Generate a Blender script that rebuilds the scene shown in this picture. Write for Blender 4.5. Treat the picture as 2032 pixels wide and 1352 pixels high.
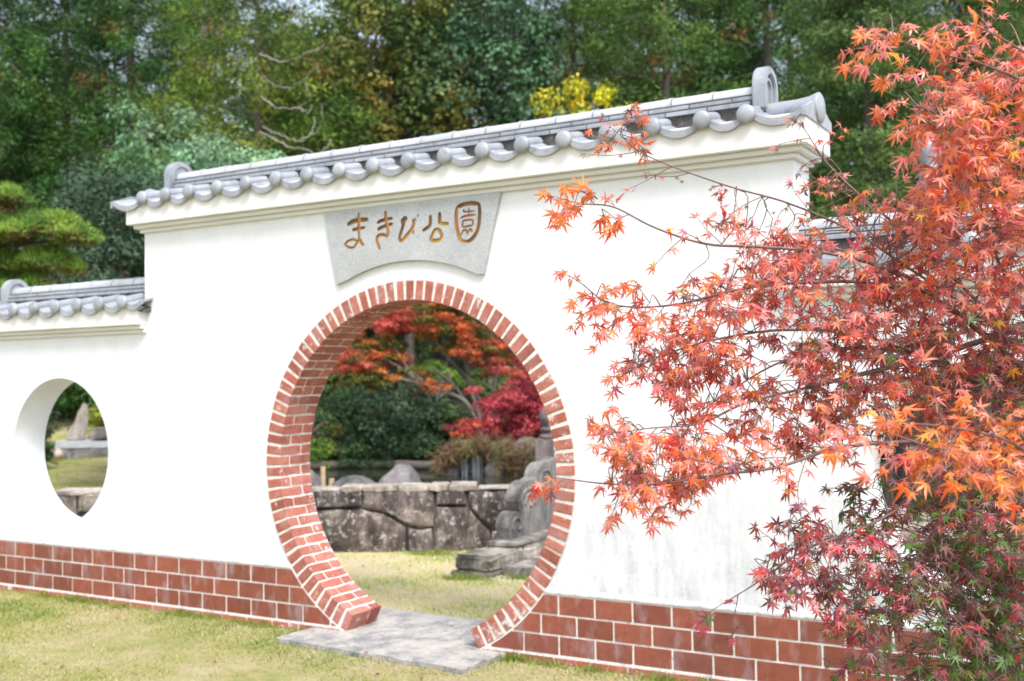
import bpy, bmesh, math, random
import numpy as np
from mathutils import Vector, Matrix, Euler

for o in list(bpy.data.objects):
    bpy.data.objects.remove(o, do_unlink=True)
scene = bpy.context.scene
C = scene.collection
rad = math.radians

# ------------------------------------------------------------------ camera
CAM = np.array([4.213191, -5.804417, 1.711562])
RT = np.array([0.8614047, 0.5076692, -0.0159337])
UP = np.array([0.0304096, -0.0202336, 0.9993327])
FW = np.array([-0.5070080, 0.8613144, 0.0328674])
FPX = 2179.7
cam_d = bpy.data.cameras.new('camera')
cam = bpy.data.objects.new('camera', cam_d)
C.objects.link(cam)
cam.matrix_world = Matrix(((RT[0], UP[0], -FW[0], CAM[0]), (RT[1], UP[1], -FW[1], CAM[1]),
                           (RT[2], UP[2], -FW[2], CAM[2]), (0, 0, 0, 1)))
cam_d.sensor_width = 36.0
cam_d.lens = FPX * 36 / 2032
cam_d.clip_start = 0.05
cam_d.clip_end = 500
cam_d.dof.use_dof = True
cam_d.dof.focus_distance = 3.7
cam_d.dof.aperture_fstop = 3.3
scene.camera = cam

# ------------------------------------------------------------------ sky and sun (bright overcast)
SUN_EL, SUN_AZ = rad(56), rad(130)     # azimuth measured from +y clockwise (front right of the wall)
world = bpy.data.worlds.new('World')
scene.world = world
world.use_nodes = True
wn = world.node_tree.nodes
wl = world.node_tree.links
wn.clear()
wo = wn.new('ShaderNodeOutputWorld')
bg = wn.new('ShaderNodeBackground')
sky = wn.new('ShaderNodeTexSky')
sky.sky_type = 'NISHITA'
sky.sun_disc = False
sky.sun_elevation = SUN_EL
sky.sun_rotation = SUN_AZ
sky.air_density = 1.0
sky.dust_density = 3.0
hs = wn.new('ShaderNodeHueSaturation')
hs.inputs['Saturation'].default_value = 0.55
hs.inputs['Value'].default_value = 1.25
wl.new(sky.outputs[0], hs.inputs['Color'])
wl.new(hs.outputs[0], bg.inputs['Color'])
bg.inputs['Strength'].default_value = 0.14
wl.new(bg.outputs[0], wo.inputs['Surface'])

sun_d = bpy.data.lights.new('sun', 'SUN')
sun_d.energy = 1.7
sun_d.angle = rad(20)
sun_d.color = (1.0, 0.995, 0.99)
sun = bpy.data.objects.new('sun', sun_d)
C.objects.link(sun)
sd = Vector((math.sin(SUN_AZ) * math.cos(SUN_EL), math.cos(SUN_AZ) * math.cos(SUN_EL), math.sin(SUN_EL)))
sun.rotation_euler = sd.to_track_quat('Z', 'Y').to_euler()
sun.location = (8, -8, 12)

scene.view_settings.view_transform = 'Standard'
scene.view_settings.look = 'None'
scene.view_settings.gamma = 1.0
scene.view_settings.use_curve_mapping = False
scene.view_settings.exposure = 1.12
scene.cycles.max_bounces = 8
scene.cycles.transparent_max_bounces = 8
scene.cycles.use_denoising = True

rng = np.random.default_rng(7)
R = random.Random(5)


def at(u, v, d):
    """world point seen at pixel (u, v) of the photograph, d metres deep"""
    return CAM + FW * d + RT * ((u - 1016) / FPX * d) - UP * ((v - 676) / FPX * d)


def gnd(u, v, z=0.0):
    r = FW + RT * ((u - 1016) / FPX) - UP * ((v - 676) / FPX)
    return CAM + r * ((z - CAM[2]) / r[2])


def onx(u, v, y):
    r = FW + RT * ((u - 1016) / FPX) - UP * ((v - 676) / FPX)
    return CAM + r * ((y - CAM[1]) / r[1])


# ------------------------------------------------------------------ materials
def mat(name):
    m = bpy.data.materials.new(name)
    m.use_nodes = True
    nt = m.node_tree
    b = nt.nodes['Principled BSDF']
    return m, nt, b


def node(nt, kind, **kw):
    n = nt.nodes.new(kind)
    for k, v in kw.items():
        if k == 'inp':
            for a, c in v.items():
                n.inputs[a].default_value = c
        else:
            setattr(n, k, v)
    return n


def noise(nt, scale, detail=4, rough=0.6, vec=None, dist=0.0):
    n = node(nt, 'ShaderNodeTexNoise', inp={'Scale': scale, 'Detail': detail, 'Roughness': rough, 'Distortion': dist})
    if vec is not None:
        nt.links.new(vec, n.inputs['Vector'])
    return n.outputs['Fac']


def ramp(nt, fac, stops, interp='LINEAR'):
    r = nt.nodes.new('ShaderNodeValToRGB')
    r.color_ramp.interpolation = interp
    e = r.color_ramp.elements
    while len(e) < len(stops):
        e.new(0.5)
    for i, (p, c) in enumerate(stops):
        e[i].position = p
        e[i].color = (c[0], c[1], c[2], 1) if isinstance(c, tuple) else (c, c, c, 1)
    nt.links.new(fac, r.inputs[0])
    return r.outputs[0]


def mixc(nt, fac, a, b, blend='MIX'):
    m = nt.nodes.new('ShaderNodeMix')
    m.data_type = 'RGBA'
    m.blend_type = blend
    for sock, val in ((0, fac), (6, a), (7, b)):
        if hasattr(val, 'is_linked') or hasattr(val, 'links'):
            nt.links.new(val, m.inputs[sock])
        elif isinstance(val, tuple):
            m.inputs[sock].default_value = (val[0], val[1], val[2], 1)
        else:
            m.inputs[sock].default_value = val
    return m.outputs[2]


def mth(nt, op, a, b=0.0):
    m = nt.nodes.new('ShaderNodeMath')
    m.operation = op
    for i, v in enumerate((a, b)):
        if hasattr(v, 'links'):
            nt.links.new(v, m.inputs[i])
        else:
            m.inputs[i].default_value = v
    return m.outputs[0]


def pos(nt, scale=(1, 1, 1)):
    g = nt.nodes.new('ShaderNodeNewGeometry')
    mp = nt.nodes.new('ShaderNodeMapping')
    mp.inputs['Scale'].default_value = scale
    nt.links.new(g.outputs['Position'], mp.inputs['Vector'])
    return mp.outputs[0]


def bump(nt, b, h, strength=0.3, dist=0.01):
    n = nt.nodes.new('ShaderNodeBump')
    n.inputs['Strength'].default_value = strength
    n.inputs['Distance'].default_value = dist
    nt.links.new(h, n.inputs['Height'])
    nt.links.new(n.outputs[0], b.inputs['Normal'])


def orand(nt):
    return nt.nodes.new('ShaderNodeObjectInfo').outputs['Random']


def sepz(nt):
    g = nt.nodes.new('ShaderNodeNewGeometry')
    s = nt.nodes.new('ShaderNodeSeparateXYZ')
    nt.links.new(g.outputs['Position'], s.inputs[0])
    return s.outputs


# white lime plaster with faint grey weather streaks, more of them low on the right half
def make_plaster():
    m, nt, b = mat('lime_plaster')
    p = pos(nt)
    big = noise(nt, 2.2, 5, 0.65, p)
    streak = noise(nt, 3.0, 6, 0.7, pos(nt, (5.0, 5.0, 1.0)))
    fine = noise(nt, 60, 4, 0.7, p)
    xyz = sepz(nt)
    mr = node(nt, 'ShaderNodeMapRange', inp={1: 1.55, 2: 0.35, 3: 0.0, 4: 1.0})
    nt.links.new(xyz[2], mr.inputs[0])
    mx = node(nt, 'ShaderNodeMapRange', inp={1: 0.6, 2: 1.6, 3: 0.22, 4: 1.0})
    nt.links.new(xyz[0], mx.inputs[0])
    msk = mth(nt, 'MULTIPLY', mr.outputs[0], mx.outputs[0])
    st = ramp(nt, mth(nt, 'MULTIPLY', streak, mth(nt, 'ADD', big, 0.5)), [(0.36, 0.0), (0.62, 1.0)])
    f = mth(nt, 'MULTIPLY', mth(nt, 'MULTIPLY', st, msk), ramp(nt, noise(nt, 3.2, 5, 0.7, p), [(0.36, 0.3), (0.62, 1.0)]))
    spk = ramp(nt, fine, [(0.45, 0.55), (0.7, 1.0)])
    f = mth(nt, 'MULTIPLY', f, spk)
    base = ramp(nt, big, [(0.3, (0.63, 0.645, 0.66)), (0.7, (0.70, 0.715, 0.73))])
    c = mixc(nt, f, base, (0.17, 0.18, 0.19))
    al = ramp(nt, mth(nt, 'MULTIPLY', noise(nt, 5.0, 8, 0.75, pos(nt, (1.6, 1, 0.7))), mth(nt, 'ADD', big, 0.5)), [(0.45, 0.0), (0.75, 0.28)])
    c = mixc(nt, al, c, (0.40, 0.415, 0.43))
    # damp dirty line just over the tiles
    dl = node(nt, 'ShaderNodeMapRange', inp={1: 0.50, 2: 0.415, 3: 0.0, 4: 1.0})
    nt.links.new(xyz[2], dl.inputs[0])
    dn = ramp(nt, noise(nt, 14, 5, 0.75, pos(nt, (1, 1, 0.6))), [(0.5, 0.0), (0.68, 1.0)])
    c = mixc(nt, mth(nt, 'MULTIPLY', mth(nt, 'MULTIPLY', dl.outputs[0], dn), 0.6), c, (0.13, 0.13, 0.12))
    nt.links.new(c, b.inputs['Base Color'])
    b.inputs['Roughness'].default_value = 0.85
    bump(nt, b, noise(nt, 9, 6, 0.6, p), 0.12, 0.01)
    return m


def make_cream():
    m, nt, b = mat('cream_plaster')
    p = pos(nt)
    spots = ramp(nt, noise(nt, 7, 6, 0.75, p), [(0.66, 0.0), (0.8, 1.0)])
    base = ramp(nt, noise(nt, 1.7, 5, 0.6, p), [(0.3, (0.62, 0.615, 0.60)), (0.7, (0.69, 0.685, 0.675))])
    c = mixc(nt, mth(nt, 'MULTIPLY', spots, 0.45), base, (0.35, 0.31, 0.26))
    nt.links.new(c, b.inputs['Base Color'])
    b.inputs['Roughness'].default_value = 0.8
    bump(nt, b, noise(nt, 12, 5, 0.6, p), 0.1, 0.01)
    return m


def make_brick():
    m, nt, b = mat('fired_brick')
    p = pos(nt)
    r = orand(nt)
    base = ramp(nt, r, [(0.0, (0.27, 0.075, 0.05)), (0.35, (0.36, 0.105, 0.07)), (0.75, (0.42, 0.13, 0.085)), (1.0, (0.30, 0.10, 0.075))])
    mot = ramp(nt, noise(nt, 38, 6, 0.75, p), [(0.3, 0.62), (0.7, 1.15)])
    c = mixc(nt, 1.0, base, mot, 'MULTIPLY')
    lime = noise(nt, 19, 6, 0.72, p, 0.6)
    thr = mth(nt, 'ADD', lime, mth(nt, 'MULTIPLY', noise(nt, 2.3, 3, 0.5, p), 0.42))
    lf = ramp(nt, thr, [(0.80, 0.0), (0.86, 0.8)])
    c = mixc(nt, lf, c, (0.62, 0.58, 0.55))
    film = ramp(nt, noise(nt, 5, 5, 0.7, p), [(0.45, 0.0), (0.8, 0.35)])
    c = mixc(nt, film, c, (0.55, 0.46, 0.44))
    nt.links.new(c, b.inputs['Base Color'])
    b.inputs['Roughness'].default_value = 0.8
    bump(nt, b, noise(nt, 70, 6, 0.75, p), 0.5, 0.004)
    return m


def make_tile():
    m, nt, b = mat('terracotta_base_tile')
    p = pos(nt)
    r = orand(nt)
    base = ramp(nt, r, [(0.0, (0.18, 0.052, 0.034)), (0.4, (0.225, 0.064, 0.040)), (0.8, (0.26, 0.076, 0.047)), (1.0, (0.20, 0.066, 0.05))])
    mot = ramp(nt, noise(nt, 16, 5, 0.7, p), [(0.25, 0.72), (0.7, 1.15)])
    c = mixc(nt, 1.0, base, mot, 'MULTIPLY')
    st = noise(nt, 2.4, 5, 0.62, pos(nt, (4.2, 4.2, 1.7)))
    film = ramp(nt, st, [(0.52, 0.0), (0.72, 0.55)])
    c = mixc(nt, film, c, (0.34, 0.30, 0.33))
    dirt = ramp(nt, noise(nt, 26, 6, 0.8, p), [(0.62, 0.0), (0.75, 0.5)])
    c = mixc(nt, mth(nt, 'MULTIPLY', dirt, 0.5), c, (0.11, 0.07, 0.055))
    nt.links.new(c, b.inputs['Base Color'])
    b.inputs['Roughness'].default_value = 0.42
    bump(nt, b, noise(nt, 22, 5, 0.7, p), 0.12, 0.004)
    return m


def make_noisy(name, stops, scale=12, detail=6, rough=0.85, brough=0.7, bstr=0.35, bdist=0.01, bscale=None, dist=0.0, spec=None, sc3=(1, 1, 1), rnd=0.0):
    m, nt, b = mat(name)
    p = pos(nt, sc3)
    c = ramp(nt, noise(nt, scale, detail, brough, p, dist), stops)
    if rnd:
        k = ramp(nt, orand(nt), [(0.0, 1 - rnd), (1.0, 1 + rnd)])
        c = mixc(nt, 1.0, c, k, 'MULTIPLY')
    nt.links.new(c, b.inputs['Base Color'])
    b.inputs['Roughness'].default_value = rough
    bump(nt, b, noise(nt, bscale or scale * 2.5, 6, 0.75, p), bstr, bdist)
    return m


M = {}
M['plaster'] = make_plaster()
M['cream'] = make_cream()
M['brick'] = make_brick()
M['tile'] = make_tile()
M['mortar'] = make_noisy('pale_lime_mortar', [(0.3, (0.40, 0.37, 0.33)), (0.48, (0.66, 0.63, 0.58)), (0.62, (0.70, 0.67, 0.61)), (0.8, (0.40, 0.36, 0.32))], 22, bstr=0.6, bdist=0.006)
M['rooftile'] = make_noisy('silver_grey_roof_tile', [(0.28, (0.11, 0.12, 0.145)), (0.42, (0.235, 0.25, 0.28)), (0.6, (0.30, 0.315, 0.34)), (0.75, (0.37, 0.38, 0.40))], 9, rough=0.38, bstr=0.12, bdist=0.004, rnd=0.10)
M['paletile'] = make_noisy('lit_ridge_tile', [(0.2, (0.28, 0.29, 0.315)), (0.5, (0.40, 0.41, 0.43)), (0.8, (0.48, 0.49, 0.50))], 7, rough=0.38, bstr=0.12, bdist=0.004, rnd=0.10)  # roof tile lightened: light on the up-facing ridge is put into the colour
M['roofbed'] = make_noisy('grey_roof_mortar', [(0.35, (0.035, 0.035, 0.035)), (0.55, (0.08, 0.075, 0.07)), (0.7, (0.20, 0.19, 0.17))], 20)
M['darkgap'] = make_noisy('dark_joint_lead', [(0.3, (0.03, 0.035, 0.04)), (0.7, (0.07, 0.075, 0.08))], 20)
M['groove'] = make_noisy('ochre_engraving_paint', [(0.38, (0.36, 0.11, 0.04)), (0.48, (0.36, 0.18, 0.03)), (0.6, (0.46, 0.28, 0.03))], 5, bstr=0.2)


M['groovewall'] = make_noisy('brown_engraving_edge', [(0.4, (0.12, 0.055, 0.02)), (0.6, (0.20, 0.10, 0.025))], 9)


def make_granite():
    m, nt, b = mat('speckled_granite')
    p = pos(nt)
    v = node(nt, 'ShaderNodeTexVoronoi', inp={'Scale': 240.0})
    nt.links.new(p, v.inputs['Vector'])
    sp = ramp(nt, v.outputs['Color'], [(0.10, (0.17, 0.175, 0.18)), (0.22, (0.33, 0.34, 0.345)), (0.75, (0.42, 0.43, 0.435))])
    bl = ramp(nt, noise(nt, 3.5, 4, 0.6, p), [(0.3, 0.86), (0.7, 1.08)])
    c = mixc(nt, 1.0, sp, bl, 'MULTIPLY')
    nt.links.new(c, b.inputs['Base Color'])
    b.inputs['Roughness'].default_value = 0.5
    return m


M['granite'] = make_granite()


def make_mossrock(name, dark, mid, light, lich=0.62, toplight=True, zl=0.55, spread=0.1):
    """weathered stone: dark stains, lichen patches, pale crust on the upper edge"""
    m, nt, b = mat(name)
    p = pos(nt)
    ps = pos(nt, (1, 1, 0.45))
    c = ramp(nt, noise(nt, 4.5, 8, 0.74, ps, 0.4), [(0.36, dark), (0.5, mid), (0.66, light)])
    k = ramp(nt, orand(nt), [(0.0, (0.72, 0.70, 0.74)), (0.5, (1.0, 0.96, 0.94)), (1.0, (1.12, 1.04, 0.98))])
    c = mixc(nt, 1.0, c, k, 'MULTIPLY')
    li = ramp(nt, noise(nt, 17, 7, 0.75, p), [(lich, 0.0), (lich + 0.08, 0.8)])
    c = mixc(nt, li, c, (0.50, 0.48, 0.42))
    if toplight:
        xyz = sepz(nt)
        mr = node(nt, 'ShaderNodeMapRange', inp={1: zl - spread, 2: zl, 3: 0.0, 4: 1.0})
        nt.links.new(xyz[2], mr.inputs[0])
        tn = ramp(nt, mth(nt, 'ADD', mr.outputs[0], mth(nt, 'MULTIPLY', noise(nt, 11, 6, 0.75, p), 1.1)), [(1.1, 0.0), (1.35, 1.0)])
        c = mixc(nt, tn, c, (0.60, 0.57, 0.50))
    nt.links.new(c, b.inputs['Base Color'])
    b.inputs['Roughness'].default_value = 0.9
    bump(nt, b, noise(nt, 24, 8, 0.78, p), 0.7, 0.02)
    return m


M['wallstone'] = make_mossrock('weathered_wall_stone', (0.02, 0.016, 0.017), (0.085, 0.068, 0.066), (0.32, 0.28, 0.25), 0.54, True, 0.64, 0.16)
M['palestone'] = make_mossrock('pale_rough_stone', (0.12, 0.105, 0.09), (0.33, 0.30, 0.26), (0.50, 0.47, 0.42), 0.55, False)
M['rock'] = make_mossrock('garden_boulder', (0.05, 0.052, 0.055), (0.15, 0.148, 0.145), (0.28, 0.27, 0.26), 0.62, False)
M['poststone'] = make_mossrock('purple_grey_post_stone', (0.06, 0.052, 0.058), (0.17, 0.145, 0.15), (0.30, 0.27, 0.265), 0.66, False)
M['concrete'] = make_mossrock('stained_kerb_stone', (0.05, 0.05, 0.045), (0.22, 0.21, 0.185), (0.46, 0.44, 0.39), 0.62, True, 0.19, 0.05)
M['slab'] = make_noisy('rough_grey_slab', [(0.3, (0.09, 0.092, 0.098)), (0.43, (0.19, 0.19, 0.19)), (0.51, (0.33, 0.315, 0.29)), (0.64, (0.46, 0.43, 0.385))], 5.0, 10, 0.8, 0.85, 0.8, 0.012, 34)
M['darkwood'] = make_noisy('dark_weathered_wood', [(0.3, (0.02, 0.018, 0.016)), (0.7, (0.07, 0.06, 0.052))], 8, sc3=(6, 6, 0.6))
M['stake'] = make_noisy('pale_timber', [(0.3, (0.32, 0.22, 0.13)), (0.7, (0.50, 0.37, 0.24))], 14)
M['bark'] = make_noisy('tree_bark', [(0.3, (0.045, 0.036, 0.03)), (0.7, (0.15, 0.125, 0.105))], 10, sc3=(3, 3, 0.7), bstr=0.8, bdist=0.02)
M['palebark'] = make_noisy('pale_branch_bark', [(0.3, (0.16, 0.14, 0.125)), (0.7, (0.34, 0.31, 0.28))], 10)
M['twig'] = make_noisy('maple_twig_bark', [(0.3, (0.085, 0.045, 0.045)), (0.7, (0.20, 0.125, 0.11))], 30, rough=0.55, bstr=0.2)
M['soil'] = make_noisy('dark_bank_soil', [(0.3, (0.03, 0.026, 0.02)), (0.7, (0.10, 0.085, 0.06))], 3)


def make_leaf(name, trans=0.35, rough=0.45, rnd=0.0, spec=0.5):
    m, nt, b = mat(name)
    a = nt.nodes.new('ShaderNodeAttribute')
    a.attribute_name = 'leafcol'
    c = a.outputs['Color']
    if rnd:
        k = ramp(nt, orand(nt), [(0.0, (1 - rnd, 1 - rnd * 0.6, 1 - rnd)), (1.0, (1 + rnd, 1 + rnd * 0.6, 1 + rnd * 0.5))])
        c = mixc(nt, 1.0, c, k, 'MULTIPLY')
    nt.links.new(c, b.inputs['Base Color'])
    b.inputs['Roughness'].default_value = rough
    b.inputs['Specular IOR Level'].default_value = spec
    t = nt.nodes.new('ShaderNodeBsdfTranslucent')
    nt.links.new(c, t.inputs['Color'])
    mx = nt.nodes.new('ShaderNodeMixShader')
    mx.inputs[0].default_value = trans
    out = nt.nodes['Material Output']
    nt.links.new(b.outputs[0], mx.inputs[1])
    nt.links.new(t.outputs[0], mx.inputs[2])
    nt.links.new(mx.outputs[0], out.inputs['Surface'])
    return m


M['foliage'] = make_leaf('tree_foliage', 0.25, 0.6, 0.12, 0.25)
M['mapleleaf'] = make_leaf('maple_leaf', 0.5, 0.33, 0.0, 0.8)
M['grassblade'] = make_leaf('grass_blade', 0.3, 0.7, 0.0, 0.2)


def make_ground():
    m, nt, b = mat('lawn_ground')
    p = pos(nt)
    patch = noise(nt, 0.9, 5, 0.65, p)
    mid = noise(nt, 6.0, 6, 0.75, p)
    fine = noise(nt, 70, 6, 0.8, pos(nt, (1, 1, 0.2)))
    s = mth(nt, 'ADD', mth(nt, 'MULTIPLY', patch, 0.62), mth(nt, 'MULTIPLY', mid, 0.38))
    c = ramp(nt, s, [(0.36, (0.17, 0.20, 0.05)), (0.46, (0.28, 0.27, 0.09)), (0.54, (0.38, 0.32, 0.17)), (0.66, (0.42, 0.35, 0.24))])
    k = ramp(nt, fine, [(0.3, 0.55), (0.7, 1.35)])
    c = mixc(nt, 0.85, c, k, 'MULTIPLY')
    # ground behind the gate mixed towards pale straw, weaker further back
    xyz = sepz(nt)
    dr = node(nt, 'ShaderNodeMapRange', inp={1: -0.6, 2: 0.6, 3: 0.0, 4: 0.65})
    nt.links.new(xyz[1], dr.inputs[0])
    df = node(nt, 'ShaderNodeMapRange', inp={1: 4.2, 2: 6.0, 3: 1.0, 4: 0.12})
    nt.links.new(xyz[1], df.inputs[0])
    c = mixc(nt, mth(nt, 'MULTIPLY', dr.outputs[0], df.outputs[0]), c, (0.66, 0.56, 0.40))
    nt.links.new(c, b.inputs['Base Color'])
    b.inputs['Roughness'].default_value = 0.95
    bump(nt, b, fine, 0.8, 0.02)
    return m


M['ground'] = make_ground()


def make_hill():
    m, nt, b = mat('forest_floor')
    p = pos(nt)
    c = ramp(nt, noise(nt, 0.6, 6, 0.7, p), [(0.35, (0.02, 0.028, 0.012)), (0.55, (0.045, 0.06, 0.02)), (0.7, (0.10, 0.09, 0.05))])
    nt.links.new(c, b.inputs['Base Color'])
    b.inputs['Roughness'].default_value = 1.0
    return m


M['hill'] = make_hill()


def make_water():
    m, nt, b = mat('pond_water')
    b.inputs['Base Color'].default_value = (0.022, 0.026, 0.016, 1)
    b.inputs['Roughness'].default_value = 0.06
    b.inputs['IOR'].default_value = 1.33
    bump(nt, b, noise(nt, 3.0, 4, 0.6, pos(nt, (1, 1.0, 1))), 0.10, 0.03)
    return m


M['water'] = make_water()
m_, nt_, b_ = mat('falling_water')
b_.inputs['Base Color'].default_value = (0.32, 0.36, 0.40, 1)
b_.inputs['Roughness'].default_value = 0.25
M['fall'] = m_


# ------------------------------------------------------------------ helpers
def tag(o, label=None, cat=None, group=None, kind=None):
    if label:
        o['label'] = label
    if cat:
        o['category'] = cat
    if group:
        o['group'] = group
    if kind:
        o['kind'] = kind
    return o


def thing(name, label, cat, loc=(0, 0, 0), rz=0.0, group=None):
    o = bpy.data.objects.new(name, None)
    o.empty_display_size = 0.2
    C.objects.link(o)
    o.location = Vector([float(a) for a in loc])
    o.rotation_euler = (0, 0, rz)
    return tag(o, label, cat, group)


def link(name, me, m=None, parent=None, loc=(0, 0, 0), rot=(0, 0, 0), scale=(1, 1, 1)):
    o = bpy.data.objects.new(name, me)
    C.objects.link(o)
    if m is not None and len(me.materials) == 0:
        me.materials.append(m)
    o.location = Vector([float(a) for a in loc])
    o.rotation_euler = rot
    o.scale = scale
    if parent is not None:
        o.parent = parent
    return o


def bmobj(name, bm, m, parent=None, smooth=False, **kw):
    me = bpy.data.meshes.new(name)
    bmesh.ops.recalc_face_normals(bm, faces=bm.faces)
    bm.to_mesh(me)
    bm.free()
    if smooth:
        for p in me.polygons:
            p.use_smooth = True
    return link(name, me, m, parent, **kw)


def add_box(bm, x0, x1, y0, y1, z0, z1):
    vs = [bm.verts.new((x, y, z)) for x in (x0, x1) for y in (y0, y1) for z in (z0, z1)]
    for f in ((0, 1, 3, 2), (4, 6, 7, 5), (0, 4, 5, 1), (2, 3, 7, 6), (0, 2, 6, 4), (1, 5, 7, 3)):
        bm.faces.new([vs[i] for i in f])
    return vs


def box_me(name, sx, sy, sz, bev=0.0, jit=0.0, rnd=None):
    bm = bmesh.new()
    add_box(bm, -sx / 2, sx / 2, -sy / 2, sy / 2, -sz / 2, sz / 2)
    if jit:
        for v in bm.verts:
            v.co += Vector([(rnd.random() - 0.5) * jit for _ in range(3)])
    if bev:
        bmesh.ops.bevel(bm, geom=list(bm.edges), offset=bev, segments=1, affect='EDGES')
    bmesh.ops.recalc_face_normals(bm, faces=bm.faces)
    me = bpy.data.meshes.new(name)
    bm.to_mesh(me)
    bm.free()
    return me


def prism(bm, pts, axis, a0, a1):
    """extrude a polygon of (p, q) pairs: axis 'x' -> pts are (y, z); axis 'y' -> pts are (x, z); axis 'z' -> (x, y)"""
    def co(p, q, a):
        return (a, p, q) if axis == 'x' else ((p, a, q) if axis == 'y' else (p, q, a))
    A = [bm.verts.new(co(p, q, a0)) for p, q in pts]
    B = [bm.verts.new(co(p, q, a1)) for p, q in pts]
    n = len(pts)
    bm.faces.new(A)
    bm.faces.new(B[::-1])
    for i in range(n):
        bm.faces.new((A[i], B[i], B[(i + 1) % n], A[(i + 1) % n]))


def tube_arrays(pts, rads, sides=6):
    pts = np.asarray(pts, float)
    n = len(pts)
    tang = np.gradient(pts, axis=0)
    tang /= np.linalg.norm(tang, axis=1)[:, None] + 1e-9
    ref = np.array([0.13, 0.21, 0.97])
    V = []
    for i in range(n):
        t = tang[i]
        r = ref if abs(t @ ref) < 0.95 else np.array([1.0, 0.1, 0])
        a = np.cross(t, r); a /= np.linalg.norm(a)
        b = np.cross(t, a)
        ang = np.arange(sides) * 2 * np.pi / sides
        V.append(pts[i] + rads[i] * (np.cos(ang)[:, None] * a + np.sin(ang)[:, None] * b))
    V = np.concatenate(V)
    F = []
    for i in range(n - 1):
        for k in range(sides):
            k2 = (k + 1) % sides
            F.append((i * sides + k, i * sides + k2, (i + 1) * sides + k2, (i + 1) * sides + k))
    return V, F


def mesh_from(name, V, F, smooth=True):
    me = bpy.data.meshes.new(name)
    me.from_pydata([tuple(v) for v in V], [], F)
    if smooth:
        for p in me.polygons:
            p.use_smooth = True
    return me


def join_tubes(name, tubes, m, parent, **kw):
    VV, FF, off = [], [], 0
    for V, F in tubes:
        VV.append(V)
        FF += [tuple(i + off for i in f) for f in F]
        off += len(V)
    return link(name, mesh_from(name, np.concatenate(VV), FF), m, parent, **kw)


def smooth_path(pts, n=6):
    """Catmull-Rom through the points"""
    P = np.asarray(pts, float)
    P = np.vstack([2 * P[0] - P[1], P, 2 * P[-1] - P[-2]])
    out = []
    for i in range(1, len(P) - 2):
        for k in range(n):
            t = k / n
            a, b, c, d = P[i - 1], P[i], P[i + 1], P[i + 2]
            out.append(0.5 * ((2 * b) + (c - a) * t + (2 * a - 5 * b + 4 * c - d) * t * t + (3 * b - a - 3 * c + d) * t ** 3))
    out.append(P[-2])
    return np.array(out)


def fast_mesh(name, verts, faces_n, nper, cols=None, mtl=None):
    """verts (N*nper,3); every face uses nper verts in order; cols (N,3) one colour per face"""
    me = bpy.data.meshes.new(name)
    nv = len(verts)
    me.vertices.add(nv)
    me.vertices.foreach_set('co', np.ascontiguousarray(verts, dtype=np.float32).ravel())
    me.loops.add(nv)
    me.loops.foreach_set('vertex_index', np.arange(nv, dtype=np.int32))
    me.polygons.add(faces_n)
    me.polygons.foreach_set('loop_start', np.arange(0, nv, nper, dtype=np.int32))
    me.polygons.foreach_set('loop_total', np.full(faces_n, nper, dtype=np.int32))
    me.update(calc_edges=True)
    if cols is not None:
        at_ = me.attributes.new('leafcol', 'FLOAT_COLOR', 'POINT')
        cc = np.ones((nv, 4), np.float32)
        cc[:, :3] = np.repeat(cols, nper, axis=0)
        at_.data.foreach_set('color', cc.ravel())
    if mtl:
        me.materials.append(mtl)
    return me


def unit(a):
    return a / (np.linalg.norm(a, axis=-1, keepdims=True) + 1e-9)


def leaf_cards(name, Cn, N, T, L, W, cols, mtl):
    """rhombic leaves: centre, normal, long-axis hint, length, width"""
    N = unit(N)
    T = T - (T * N).sum(1)[:, None] * N
    T = unit(T)
    B = np.cross(N, T)
    L = L[:, None] * 0.5
    W = W[:, None] * 0.5
    v = np.stack([Cn - T * L, Cn + B * W - T * L * 0.1, Cn + T * L, Cn - B * W - T * L * 0.1], axis=1).reshape(-1, 3)
    return fast_mesh(name, v, len(Cn), 4, cols, mtl)


def pal(cols, n, g, jit=0.18):
    c = np.array(cols)[g.integers(0, len(cols), n)]
    return np.clip(c * (1 + (g.random((n, 1)) - 0.5) * 2 * jit) * (1 + (g.random((n, 3)) - 0.5) * 0.16), 0.004, 0.95)


# ================================================================== ground, pond, terrain
# pond outline in the ground plane
pond = [gnd(u, v, -0.2)[:2] for u, v in ((470, 975), (430, 952), (520, 934), (640, 926), (760, 924), (870, 928), (905, 935))]
pond += [gnd(1010, 925, -0.2)[:2], gnd(1120, 922, -0.2)[:2], gnd(1500, 925, -0.2)[:2], np.array([6.0, 16.0]), np.array([7.0, 6.0]), np.array([1.6, 4.3]), np.array([-1.4, 4.5]), np.array([-4.6, 2.65])]
pond = np.array(pond)


def poly_dist(P, poly):
    """signed distance (negative inside) of points P (N,2) to polygon"""
    n = len(poly)
    d = np.full(len(P), 1e9)
    ins = np.zeros(len(P), bool)
    for i in range(n):
        a, b = poly[i], poly[(i + 1) % n]
        ab = b - a
        t = np.clip(((P - a) @ ab) / (ab @ ab), 0, 1)
        q = a + t[:, None] * ab
        d = np.minimum(d, np.hypot(*(P - q).T))
        c = ((a[1] > P[:, 1]) != (b[1] > P[:, 1])) & (P[:, 0] < (b[0] - a[0]) * (P[:, 1] - a[1]) / (b[1] - a[1] + 1e-12) + a[0])
        ins ^= c
    return np.where(ins, -d, d)


def sstep(a, b, x):
    t = np.clip((x - a) / (b - a), 0, 1)
    return t * t * (3 - 2 * t)


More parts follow.
